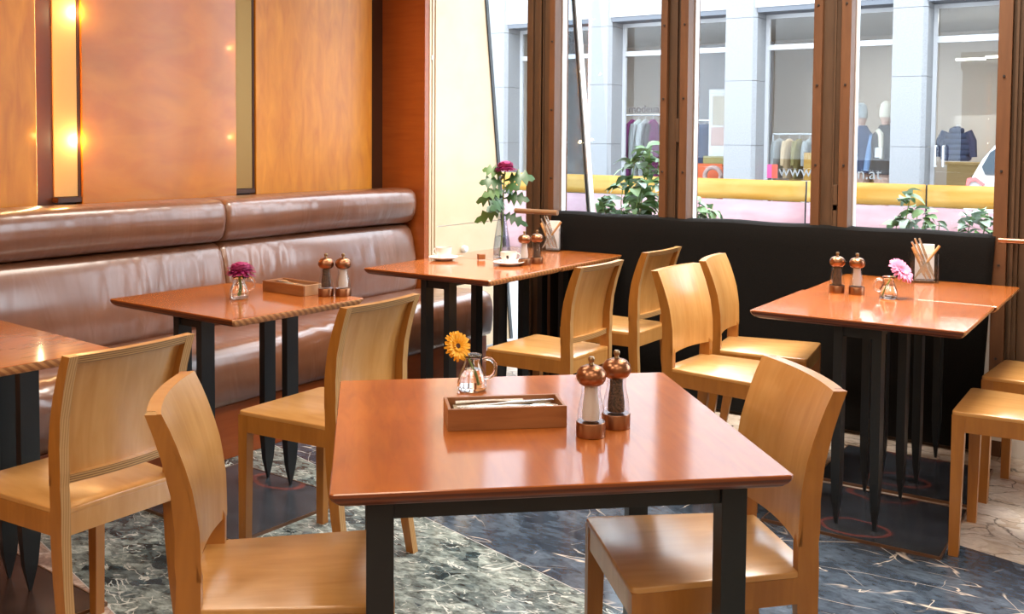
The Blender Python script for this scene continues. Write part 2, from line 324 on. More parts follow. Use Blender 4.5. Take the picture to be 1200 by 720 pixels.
# ------------------------------------------------------------------ mesh builder
class MB:
    def __init__(s): s.bm = bmesh.new(); s.mi = 0
    def _mark(s, faces):
        for f in faces: f.material_index = s.mi
    def box(s, c, d, rot=None, bev=0.0):
        t = bmesh.new()
        bmesh.ops.create_cube(t, size=1.0)
        bmesh.ops.scale(t, vec=Vector(d), verts=t.verts)
        if bev: bmesh.ops.bevel(t, geom=t.edges[:], offset=bev, segments=2, affect='EDGES', profile=0.6)
        mat = Matrix.Translation(Vector(c))
        if rot is not None: mat = mat @ rot.to_4x4()
        s._merge(t, mat); return s
    def bb(s, x0, x1, y0, y1, z0, z1, bev=0.0):
        return s.box(((x0 + x1) / 2, (y0 + y1) / 2, (z0 + z1) / 2), (abs(x1 - x0), abs(y1 - y0), abs(z1 - z0)), None, bev)
    def _merge(s, t, mat):
        vm = {v: s.bm.verts.new(mat @ v.co) for v in t.verts}
        fs = []
        for f in t.faces:
            try: fs.append(s.bm.faces.new([vm[v] for v in f.verts]))
            except ValueError: pass
        s._mark(fs); t.free()
    def grid(s, pts, closed_u=False, closed_v=False):
        """pts[i][j] -> surface"""
        V = [[s.bm.verts.new(p) for p in row] for row in pts]
        n, m = len(V), len(V[0]); fs = []
        for i in range(n if closed_u else n - 1):
            for j in range(m if closed_v else m - 1):
                q = [V[i][j], V[(i + 1) % n][j], V[(i + 1) % n][(j + 1) % m], V[i][(j + 1) % m]]
                fs.append(s.bm.faces.new(q))
        s._mark(fs); return V
    def cap(s, ring, flip=False):
        f = s.bm.faces.new(ring[::-1] if flip else ring); s._mark([f])
    def lathe(s, prof, segs=24, c=(0, 0, 0), closed=False):
        rows = []
        for r, z in prof:
            rows.append([(c[0] + max(r, 1e-5) * math.cos(2 * PI * k / segs), c[1] + max(r, 1e-5) * math.sin(2 * PI * k / segs), c[2] + z) for k in range(segs)])
        s.grid(rows, closed_u=closed, closed_v=True); return s
    def tube(s, path, r, segs=8, cap=True):
        path = [Vector(p) for p in path]; rows = []
        rr = r if isinstance(r, (list, tuple)) else [r] * len(path)
        for i, p in enumerate(path):
            d = (path[min(i + 1, len(path) - 1)] - path[max(i - 1, 0)]).normalized()
            a = d.orthogonal() if i == 0 else (a - d * a.dot(d))
            a = a.normalized(); bvec = d.cross(a)
            rows.append([p + rr[i] * (math.cos(2 * PI * k / segs) * a + math.sin(2 * PI * k / segs) * bvec) for k in range(segs)])
        V = s.grid(rows, closed_v=True)
        if cap: s.cap(V[0]); s.cap(V[-1], True)
        return s
    def prism(s, poly, axis, a0, a1):
        """poly of 2D points extruded along axis 0/1/2 between a0 and a1; 2D order is the other two axes in order"""
        def mk(p, a):
            q = list(p); q.insert(axis, a); return q
        A = [s.bm.verts.new(mk(p, a0)) for p in poly]; B = [s.bm.verts.new(mk(p, a1)) for p in poly]
        fs = [s.bm.faces.new(A), s.bm.faces.new(B[::-1])]
        n = len(poly)
        for i in range(n): fs.append(s.bm.faces.new([A[i], B[i], B[(i + 1) % n], A[(i + 1) % n]]))
        s._mark(fs); return s
    def loft(s, rings):
        V = s.grid(rings, closed_v=True); s.cap(V[0]); s.cap(V[-1], True); return s
    def obj(s, name, mats, parent=None, smooth=False, loc=None, angle=40):
        bmesh.ops.recalc_face_normals(s.bm, faces=s.bm.faces)
        me = bpy.data.meshes.new(name); s.bm.to_mesh(me); s.bm.free()
        if not isinstance(mats, (list, tuple)): mats = [mats]
        for m in mats: me.materials.append(M[m] if isinstance(m, str) else m)
        if smooth:
            for p in me.polygons: p.use_smooth = True
            try: me.set_sharp_from_angle(angle=math.radians(angle))
            except Exception: pass
        o = bpy.data.objects.new(name, me); COL.objects.link(o)
        if parent is not None: o.parent = parent
        if loc is not None: o.location = loc
        return o
def tag(o, label=None, cat=None, group=None, kind=None):
    if label: o['label'] = label
    if cat: o['category'] = cat
    if group: o['group'] = group
    if kind: o['kind'] = kind
    return o
def empty(name, loc, rz=0, label=None, cat=None, group=None, kind=None):
    o = bpy.data.objects.new(name, None); COL.objects.link(o); o.location = loc; o.rotation_euler = (0, 0, rz)
    o.empty_display_size = 0.05
    return tag(o, label, cat, group, kind)
def copy_tree(o, parent=None):
    c = o.copy(); COL.objects.link(c)
    if parent is not None: c.parent = parent
    for ch in list(o.children): copy_tree(ch, c)
    return c
def relabel(o, label, group=None):
    o['label'] = label
    if group: o['group'] = group
    return o
STR = 'structure'

# ------------------------------------------------------------------ setting: floor
fl = MB().bb(-4.2, 3.2, -3.2, 5.0, -0.12, -0.012).obj('floor', 'asphalt'); tag(fl, kind=STR)
dirx = Vector((0.966, -0.258)); nrm = Vector((0.258, 0.966))
def slab(n0, n1, mat, name='floor_slab'):
    x0, x1, y0, y1 = -4.1, 3.1, -3.1, 4.98
    # clip the strip n0<n<n1 to the room rectangle
    poly = [Vector((x0, y0)), Vector((x1, y0)), Vector((x1, y1)), Vector((x0, y1))]
    for sgn, lim in ((1, n0 + 0.0012), (-1, -(n1 - 0.0012))):
        out = []
        for i in range(len(poly)):
            a, b2 = poly[i], poly[(i + 1) % len(poly)]
            da, db = sgn * a.dot(nrm) - lim, sgn * b2.dot(nrm) - lim
            if da >= 0: out.append(a)
            if da * db < 0: out.append(a + (b2 - a) * (da / (da - db)))
        poly = out
        if not poly: return
    MB().prism([tuple(p) for p in poly], 2, -0.012, 0.0).obj(name, mat, fl)
edges = [-4.2, -2.4, -1.25, -0.1, 1.008, 2.105, 3.316, 6.0]
for i, mt in enumerate(['marble_pale', 'marble_green', 'marble_dark', 'marble_red', 'marble_green', 'marble_dark', 'marble_pale']):
    slab(edges[i], edges[i + 1], mt)
fj = MB()
for n_ in (1.008, 2.105):
    c = nrm * n_
    fj.box((c.x + dirx.x * -2.0, c.y + dirx.y * -2.0, -0.0055), (5.5, 0.0026, 0.012), Matrix.Rotation(math.atan2(dirx.y, dirx.x), 3, 'Z'))
fj.obj('joint_strip', 'render', fl)

ce = MB().bb(-4.25, 3.25, -3.2, 5.0, 3.06, 3.3).obj('ceiling', 'ceiling'); tag(ce, kind=STR)

# ------------------------------------------------------------------ setting: left wall with veneer panels and brass niches
wl = MB().bb(-4.25, -4.10, -3.2, 4.74, 0, 3.06).obj('wall_left', 'niche_dark'); tag(wl, kind=STR)
for (y0, y1) in ((-3.1, -1.6), (-1.5, -0.2), (-0.1, 1.2), (1.33, 2.445), (2.655, 3.521), (3.652, 4.55)):
    MB().bb(-4.10, -4.05, y0, y1, 0.02, 3.04, 0.003).obj('wall_panel', 'panel' if 2.5 < y0 < 3 else 'panel_curly', wl)
for (y0, y1, a) in ((2.548, 2.640, 0.012), (3.532, 3.636, 0.012)):
    MB().prism([(-4.10, y0), (-4.092, y0), (-4.064, y1), (-4.10, y1)], 2, 1.075, 3.0).obj('brass_strip', 'brass' if y0 < 3 else 'brass_dim', wl)
    MB().bb(-4.10, -4.06, y1 + 0.002, y1 + 0.014, 1.06, 3.0).obj('niche_lip', 'niche_dark', wl)
    MB().bb(-4.10, -4.055, y0 - 0.006, y1 + 0.014, 1.05, 1.072).obj('niche_sill', 'niche_dark', wl)
# the hidden lamps of the two brass niches (behind the panel edges)
NICHE = (1.0, 0.66, 0.30)
for (y, z, e, s) in ((2.60, 1.32, 1.6, 0.2), (2.60, 1.88, 1.6, 0.2), (2.415, 1.34, 0.09, 0), (3.462, 1.34, 0.09, 0.1), (3.462, 1.79, 0.09, 0.1)):
    l = bpy.data.lights.new('niche_lamp', 'POINT'); l.energy = e; l.color = NICHE; l.shadow_soft_size = 0.012
    o = bpy.data.objects.new('niche_lamp', l); COL.objects.link(o); o.location = (-4.03, y + 0.03, z)
for (y, e) in ((2.452, 13.0),):
    area('niche_line_lamp', (-4.056, y, 2.0), (PI / 2, 0, PI - 0.25), 0.012, 1.85, e, (1.0, 0.72, 0.36))
# return panel at the window end, mouldings, pale panel leaning out with the glass front
MB().bb(-4.10, -3.77, 4.70, 4.74, 0, 3.05, 0.002).obj('return_panel', 'panel_dark', wl)
for (y0, y1, m) in ((4.74, 4.757, 'pale'), (4.760, 4.764, 'panel_dark'), (4.768, 4.785, 'pale'), (4.788, 4.794, 'panel_dark'), (4.798, 4.815, 'pale')):
    MB().bb(-3.82, -3.766 if m == 'pale' else -3.772, y0, y1, 0, 3.05).obj('corner_moulding', m, wl)
def yo(z): return 5.303 + (2.223 - z) * 0.1408
for (z0, z1) in ((0.0, 0.806), (0.811, 3.05)):
    MB().prism([(4.818, z0), (yo(z0), z0), (yo(z1), z1), (4.818, z1)], 0, -3.82, -3.77).obj('pale_panel', 'pale', wl)
MB().prism([(yo(0), 0), (yo(0) + 0.03, 0), (yo(3.05) + 0.03, 3.05), (yo(3.05), 3.05)], 0, -3.80, -3.762).obj('edge_seal', 'seal', wl)
MB().lathe([(0, -0.012), (0.006, -0.012), (0.006, 0.012), (0, 0.012)], 10, (-3.765, 4.756, 1.82)).obj('hinge_pin', 'alu', wl, True)
kb = MB().lathe([(0, 0), (0.02, 0.0), (0.024, 0.012), (0.02, 0.03), (0.008, 0.036), (0, 0.036)], 16).obj('wall_knob', 'white', wl, True, (-3.769, 5.08, 0.652))
kb.rotation_euler = (0, PI / 2, 0)
kb['label'] = 'small round white knob fixed on the pale wooden panel'

# ------------------------------------------------------------------ setting: window wall
wb = MB().bb(-4.25, 3.25, 4.74, 4.98, 2.92, 3.3).obj('wall_back', 'jamb_dark'); tag(wb, kind=STR)
MB().bb(-2.885, -0.70, 4.715, 4.86, 0.0, 0.925).obj('parapet', 'jamb_dark', wb)
MB().bb(-0.716, -0.694, 4.70, 4.86, 0.0, 0.93).obj('edge_strip', 'alu', wb)
for (x0, x1) in ((-0.60, -0.44), (-0.435, -0.27), (-0.265, 0.10)):
    MB().bb(x0, x1, 4.76, 4.80, 0.0, 2.92, 0.004).obj('wall_board', 'jamb_dark', wb)
MB().bb(-0.6, 0.1, 4.80, 4.98, 0, 2.92).obj('wall_core', 'jamb_dark', wb)
MB().bb(-0.602, 0.1, 4.735, 4.76, 0.0, 0.085, 0.003).obj('skirting', 'white', wb)
MB().bb(-0.602, 0.1, 4.738, 4.76, 0.085, 0.16, 0.003).obj('skirting_cap', 'panel_dark', wb)
MB().bb(2.95, 3.25, 4.74, 4.98, 0, 2.92).obj('end_pier', 'jamb_dark', wb)
MB().bb(0.10, 2.95, 4.74, 4.94, 0, 0.5).obj('low_parapet', 'jamb_dark', wb)
def mullion(n, x0, x1, jl, jr, hinge=None):
    t = empty('trim_%d' % n, ((x0 + x1) / 2, 4.76, 0)); tag(t, kind=STR)
    X = t.location.x
    def b(name, a0, a1, y0, y1, m, z0=0.0, z1=2.92, bev=0.002):
        return MB().bb(a0 - X, a1 - X, y0 - 4.76, y1 - 4.76, z0, z1, bev).obj(name, m, t)
    if jl: b('jamb', x0, x0 + jl, 4.715, 4.86, 'jamb')
    b('centre_board', x0 + jl, x1 - jr, 4.74, 4.86, 'jamb_dark')
    b('jamb', x1 - jr, x1, 4.715, 4.86, 'jamb')
    w_ = x1 - jr - x0 - jl
    b('rebate', x0 + jl + w_ * 0.62, x0 + jl + w_ * 0.70, 4.728, 4.745, 'jamb_dark')
    if not jl:
        b('rebate', x0 + 0.02, x0 + 0.05, 4.722, 4.745, 'jamb_dark'); b('rebate', x0 + 0.085, x0 + 0.115, 4.728, 4.745, 'jamb_dark')
    b('glazing_bead', x1, x1 + 0.008, 4.79, 4.83, 'alu', 0.93)
    if hinge:
        for z in hinge: b('hinge', x0 + jl + w_ * 0.72, x0 + jl + w_ * 0.95, 4.722, 4.745, 'jamb_dark', z - 0.06, z + 0.06)
    for k in range(3):
        for xs in ([x0 + jl * .5] if jl else []) + [x1 - jr * .5]:
            MB().lathe([(0, 0), (0.006, 0), (0.005, 0.004), (0, 0.004)], 8).obj('screw', 'black', t, True, (xs - X, 4.714 - 4.76, 1.08 + 0.37 * k + 0.05 * n)).rotation_euler = (PI / 2, 0, 0)
    return t
mullion(1, -3.079, -2.885, 0.0, 0.034)
mullion(2, -2.256, -2.106, 0.036, 0.042, (1.39,))
mullion(3, -1.478, -1.306, 0.040, 0.045, (1.08, 0.99))
t4 = empty('trim_4', (-0.65, 4.76, 0)); tag(t4, kind=STR)
MB().bb(-0.044, 0.010, -0.05, 0.1, 0, 2.92, 0.002).obj('jamb', 'jamb', t4)
MB().bb(0.010, 0.05, -0.02, 0.1, 0, 2.92, 0.002).obj('centre_board', 'jamb_dark', t4)
MB().bb(0.022, 0.034, -0.035, -0.02, 0, 2.92, 0.002).obj('rebate', 'jamb_dark', t4)
for k in range(4):
    MB().lathe([(0, 0), (0.006, 0), (0.005, 0.004), (0, 0.004)], 8).obj('screw', 'black', t4, True, (-0.018, -0.051, 0.42 + 0.4 * k)).rotation_euler = (PI / 2, 0, 0)
def window(n, x0, x1, z0, y=4.81, z1=2.92):
    t = empty('window_%d' % n, ((x0 + x1) / 2, y, z0)); tag(t, kind=STR)
    h = (x1 - x0) / 2
    MB().bb(-h, h, -0.004, 0.004, 0.0, z1 - z0).obj('pane', 'glass', t)
    MB().bb(-h, h, -0.03, 0.05, -0.02, 0.0).obj('window_sill', 'alu', t)
    return t
window(2, -2.885, -2.256, 0.935); window(3, -2.106, -1.478, 0.935); window(4, -1.306, -0.694, 0.935); window(5, 0.10, 2.95, 0.52)  # the last one is an unseen bay added to light the right-hand chairs
# left bay: glass leaning outwards to the ground, and the glass fin behind the first mullion
w1 = empty('window_1', (-3.36, 5.3, 0)); tag(w1, kind=STR)
MB().prism([(yo(0.0) - 5.3, 0.0), (yo(0) + 0.008 - 5.3, 0.0), (yo(3.0) + 0.008 - 5.3, 3.0), (yo(3.0) - 5.3, 3.0)], 0, -0.40, 0.41).obj('pane', 'glass', w1)
def yf(z): return 5.019 + (2.133 - z) * 0.166
w6 = empty('window_6', (-2.95, 4.9, 0)); tag(w6, kind=STR)
MB().prism([(4.84 - 4.9, 0), (yf(0) - 4.9, 0), (yf(3) - 4.9, 3.0), (4.84 - 4.9, 3.0)], 0, -0.006, 0.006).obj('fin_pane', 'glass_fin', w6)
MB().prism([(yf(0) - 4.9, 0), (yf(0) + 0.05 - 4.9, 0), (yf(3) + 0.05 - 4.9, 3), (yf(3) - 4.9, 3)], 0, -0.014, 0.014).obj('fin_edge', 'white', w6)
MB().prism([(yf(0) - 4.907, 0), (yf(0) - 4.9, 0), (yf(3) - 4.9, 3), (yf(3) - 4.907, 3)], 0, -0.0062, 0.0062).obj('fin_seal', 'seal', w6)
# walls behind and to the right of the camera
wr = MB().bb(3.10, 3.25, -3.2, 4.74, 0, 3.06).obj('wall_right', 'plaster'); tag(wr, kind=STR)
wf = MB().bb(-4.25, 3.25, -3.3, -3.1, 0, 3.06).obj('wall_front', 'plaster'); tag(wf, kind=STR)

# felt blanket over the parapet
prof = [(4.685, 0.02), (4.684, 0.3), (4.683, 0.6), (4.684, 0.85), (4.688, 0.915), (4.697, 0.938), (4.715, 0.947), (4.76, 0.949), (4.79, 0.949)]
rows = []
NX = 60
for i in range(NX + 1):
    u = i / NX; row = []
    for j, (y, z) in enumerate(prof):
        x = -2.882 + u * (2.882 - 0.682)
        if u > 0.97: x -= 0.05 * max(0, (0.9 - z)) * (u - 0.97) / 0.03
        row.append((x, y + 0.003 * math.sin(u * 23 + z * 3), z + (0.0025 * math.sin(u * 31) if z > 0.9 else 0)))
    rows.append(row)
fb = MB(); fb.grid(rows); fbo = fb.obj('felt_blanket', 'felt', None, True)
sm = fbo.modifiers.new('thick', 'SOLIDIFY'); sm.thickness = 0.012; sm.offset = -1
tag(fbo, 'black felt blanket hung over the low wall below the windows', 'blanket')

def rail(x0, x1, z, label, y=4.625, r=0.013, end=True):
    t = empty('handrail', (x0, y, z)); tag(t, label, 'rail')
    MB().tube([(0, 0, 0), (x1 - x0, 0, 0)], r, 12).obj('bar', 'rail_wood' if r > 0.0135 else 'copper', t, True)
    MB().tube([(0.05, 0, 0), (0.05, 0.095, 0)], 0.006, 8).obj('bracket', 'alu', t, True)
    return t
rail(-3.07, -2.80, 0.949, 'short brown wooden handrail in front of the first window post', 4.62, 0.0145)
rail(-0.664, 0.08, 0.931, 'thin copper coloured rail at the right end of the black blanket', 4.665, 0.0115)
ol = empty('wall_outlet', (-0.655, 4.708, 0.10)); tag(ol, 'white wall outlet near the floor right of the black blanket', 'outlet')
MB().bb(-0.022, 0.022, -0.006, 0.002, -0.03, 0.03, 0.002).obj('cover_plate', 'white', ol)
MB().bb(-0.005, 0.005, -0.008, -0.005, -0.012, 0.0).obj('socket_hole', 'black', ol)

# ------------------------------------------------------------------ leather bench
bench = empty('leather_bench', (-3.6, 1.6, 0)); tag(bench, 'long brown leather bench along the veneered wall, in sections', 'bench')
BX, BY = -3.6, 1.6
seat_p = [(-3.86, .236), (-3.29, .232), (-3.262, .240), (-3.25, .265), (-3.243, .32), (-3.242, .38), (-3.250, .43), (-3.268, .462), (-3.30, .480), (-3.36, .486), (-3.5, .482), (-3.65, .470), (-3.78, .452), (-3.86, .44)]
back_p = [(-3.99, .43), (-3.86, .43), (-3.812, .445), (-3.800, .48), (-3.797, .55), (-3.803, .63), (-3.816, .70), (-3.832, .76), (-3.852, .805), (-3.872, .828), (-3.91, .836), (-3.99, .836)]
roll_p = [(-3.99, .832), (-3.90, .834), (-3.862, .842), (-3.832, .860), (-3.812, .895), (-3.803, .94), (-3.803, .985), (-3.812, 1.018), (-3.834, 1.038), (-3.87, 1.046), (-3.93, 1.048), (-3.99, 1.046)]
def wr_noise(y, k):
    return (math.sin(y * 41 + k) + 0.7 * math.sin(y * 67 + 2 * k) + 0.5 * math.sin(y * 103 + 3.1 * k)) / 2.2
def gate(y, k):
    return max(0.0, 0.5 + 0.5 * math.sin(y * 3.7 + k) + 0.35 * math.sin(y * 8.3 + 2 * k)) 
def cushion(name, prof, y0, y1, fn):
    n = int((y1 - y0) / 0.014); rows = []
    cx = sum(p[0] for p in prof) / len(prof); cz = sum(p[1] for p in prof) / len(prof)
    for i in range(n + 1):
        y = y0 + (y1 - y0) * i / n
        e = min(y - y0, y1 - y) / 0.02
        inset = 0.012 * (1 - min(1, e)) ** 2
        row = []
        for j, (x, z) in enumerate(prof):
            d = Vector((x - cx, z - cz)); L = d.length
            a = fn(y, j) - inset
            q = Vector((x, z)) + d / L * a
            row.append((q.x - BX, y - BY, q.y))
        rows.append(row)
    m = MB(); V = m.grid(rows, closed_v=True); m.cap(V[0]); m.cap(V[-1], True)
    m.obj(name, 'leather', bench, True, None, 60)
def f_seat(y, j):
    ed = math.exp(-((j - 7.6) / 1.7) ** 2)
    return 0.016 * ed * gate(y, 0.4) * wr_noise(y + 0.03 * j, 1.0) + 0.004 * math.sin(y * 5 + j * .4) * (0.3 if j < 6 else 0.7)
def f_back(y, j):
    ed = math.exp(-((j - 5.0) / 2.6) ** 2)
    return 0.0080 * ed * gate(y, 2.0) * wr_noise(y - 0.006 * j, 2.3) + 0.004 * math.sin(y * 3 + j * .3)
def f_roll(y, j): return 0.0025 * math.sin(y * 4 + j * .5) + 0.0008 * wr_noise(y, 0.3)
for (y0, y1) in ((-2.6, -0.8), (-0.796, 1.1), (1.104, 3.25), (3.254, 4.675)):
    cushion('back_cushion', back_p, y0, y1, f_back); cushion('head_roll', roll_p, y0, y1, f_roll)
for (y0, y1) in ((-2.6, -0.8), (-0.796, 4.675)):
    cushion('seat_cushion', seat_p, y0, y1, f_seat)
MB().bb(-3.99 - BX, -3.292 - BX, -2.6 - BY, 4.67 - BY, 0.0, 0.228, 0.004).obj('plinth', 'panel_dark', bench)
MB().bb(-4.045 - BX, -3.985 - BX, -2.6 - BY, 4.675 - BY, 0.0, 1.04, 0.004).obj('back_board', 'niche_dark', bench)

# ------------------------------------------------------------------ tables
def table_top(w_, d_, z=0.745):
    """centred slab with an undercut edge; mats: 0 top, 1 x-sides, 2 y-sides"""
    m = MB()
    pr_ = [(0.0018, z), (0.0, z - 0.0018), (0.0, z - 0.0075), (0.004, z - 0.0155), (0.012, z - 0.0235), (0.024, z - 0.029), (0.034, z - 0.030)]
    rings = []
    for ins, zz in pr_:
        a, b2 = w_ / 2 - ins, d_ / 2 - ins; c = 0.006
        rings.append([(-a + c, -b2, zz), (a - c, -b2, zz), (a, -b2 + c, zz), (a, b2 - c, zz), (a - c, b2, zz), (-a + c, b2, zz), (-a, b2 - c, zz), (-a, -b2 + c, zz)])
    V = m.grid(rings, closed_v=True); m.cap(V[0]); m.cap(V[-1], True)
    m.bm.faces.ensure_lookup_table()
    m.bm.normal_update()
    for f in m.bm.faces:
        c = f.calc_center_median()
        if len(f.verts) == 8 or (f.calc_center_median().z > z - 0.002): f.material_index = 0
        elif abs(c.x) / (w_ / 2) > abs(c.y) / (d_ / 2): f.material_index = 1
        else: f.material_index = 2
    return m
def bar_leg(sx, sy, z0, z1, tip=0.17, down=True):
    """rectangular steel bar; the lower end tapers to a point"""
    rings = []
    for z, k in ((z1, 1), (z0 + tip, 1), (z0 + tip * 0.45, 0.72), (z0, 0.12)):
        a, b2 = sx / 2 * (k if k > 0.3 else 0.3), sy / 2 * k
        rings.append([(-a, -b2, z), (a, -b2, z), (a, b2, z), (-a, b2, z)])
    return MB().loft(rings)
def small_table(loc, rz, label, group=None, plate='plate', plate_off=(0, 0), pw=(0.60, 0.5)):
    t = empty('cafe_table', (loc[0], loc[1], 0), rz); tag(t, label, 'table', group)
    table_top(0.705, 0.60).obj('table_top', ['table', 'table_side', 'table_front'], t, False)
    for sy in (-1, 1):
        for sx in (-1, 1):
            bar_leg(0.030, 0.055, 0.009, 0.713).obj('leg', 'steel', t, False, (sx * 0.065, sy * 0.193, 0))
    for sy in (-1, 1):
        MB().bb(-0.05, 0.05, sy * 0.193 - 0.02, sy * 0.193 + 0.02, 0.672, 0.713).obj('cross_rail', 'steel', t)
    for sx in (-1, 1):
        MB().bb(sx * 0.065 - 0.014, sx * 0.065 + 0.014, -0.17, 0.17, 0.685, 0.713).obj('long_rail', 'steel', t)
    MB().bb(-pw[0] / 2 + plate_off[0], pw[0] / 2 + plate_off[0], -pw[1] / 2 + plate_off[1], pw[1] / 2 + plate_off[1], 0.0005, 0.009, 0.002).obj('base_plate', plate, t)
    px0, px1, py0, py1 = -pw[0] / 2 + plate_off[0], pw[0] / 2 + plate_off[0], -pw[1] / 2 + plate_off[1], pw[1] / 2 + plate_off[1]
    rim = MB()
    rim.bb(px0 - .004, px1 + .004, py0 - .004, py0, 0.0, .0105); rim.bb(px0 - .004, px1 + .004, py1, py1 + .004, 0.0, .0105); rim.bb(px0 - .004, px0, py0, py1, 0.0, .0105); rim.bb(px1, px1 + .004, py0, py1, 0.0, .0105)
    rim.obj('plate_rim', 'rim', t)
    return t
small_table((-0.9285, 3.722), 0.010, 'cherry cafe table, nearer of the pair by the black blanket', 'tables pushed together under the window', 'plate', (0, -0.045), (0.585, 0.50))
small_table((-0.923, 4.322), 0.010, 'cherry cafe table touching the black blanket, carrying a clear utensil box with napkins', 'tables pushed together under the window', 'plate', (0, -0.09), (0.575, 0.50))
small_table((-2.784, 3.766), 0.0056, 'cherry topped cafe table carrying the two coffee cups and saucers', 'tables pushed together by the corner', 'plate')
small_table((-2.788, 4.368), 0.0056, 'cherry topped cafe table in the corner carrying the utensil box and tall vase end', 'tables pushed together by the corner', 'plate')
small_table((-2.909, 2.532), -0.043, 'cherry cafe table by the bench, with a magenta flower and cutlery box', None, 'plate', (0.03, -0.03), (0.64, 0.52))
small_table((-2.868, 1.455), -0.085, 'empty cherry topped cafe table cut off by the left edge of the picture', None, 'plate_brown', (0.0, 0.03), (0.62, 0.52))
# the front table: own frame with corner legs
ca, sa = math.cos(0.736), math.sin(0.736)
FW, FD = 0.8176, 0.8058
FO = (-1.1765, 1.2167)
FC = (FO[0] + ca * FW / 2 - sa * FD / 2, FO[1] + sa * FW / 2 + ca * FD / 2)
ft = empty('square_table', (FC[0], FC[1], 0), 0.736); tag(ft, 'large square glossy cherry table in the foreground on a black steel frame', 'table')
def fpt(i, j, z=0.745):
    return (FO[0] + ca * i - sa * j, FO[1] + sa * i + ca * j, z)
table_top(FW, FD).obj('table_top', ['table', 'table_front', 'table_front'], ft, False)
lx0, lx1, ly0, ly1 = -FW / 2 + 0.085, FW / 2 - 0.090, -FD / 2 + 0.078, FD / 2 - 0.085
for x in (lx0, lx1):
    for y in (ly0, ly1):
        MB().box((0, 0, 0.3575), (0.048, 0.048, 0.713), None, 0.002).obj('leg', 'steel', ft, False, (x, y, 0))
for (x0, x1, y0, y1) in ((lx0 + .024, lx1 - .024, ly0 - .015, ly0 + .02), (lx0 + .024, lx1 - .024, ly1 - .02, ly1 + .02), (lx0 - .02, lx0 + .02, ly0 + .024, ly1 - .024), (lx1 - .02, lx1 + .02, ly0 + .024, ly1 - .024)):
    MB().bb(x0, x1, y0, y1, 0.676, 0.713, 0.001).obj('frame_rail', 'steel', ft)

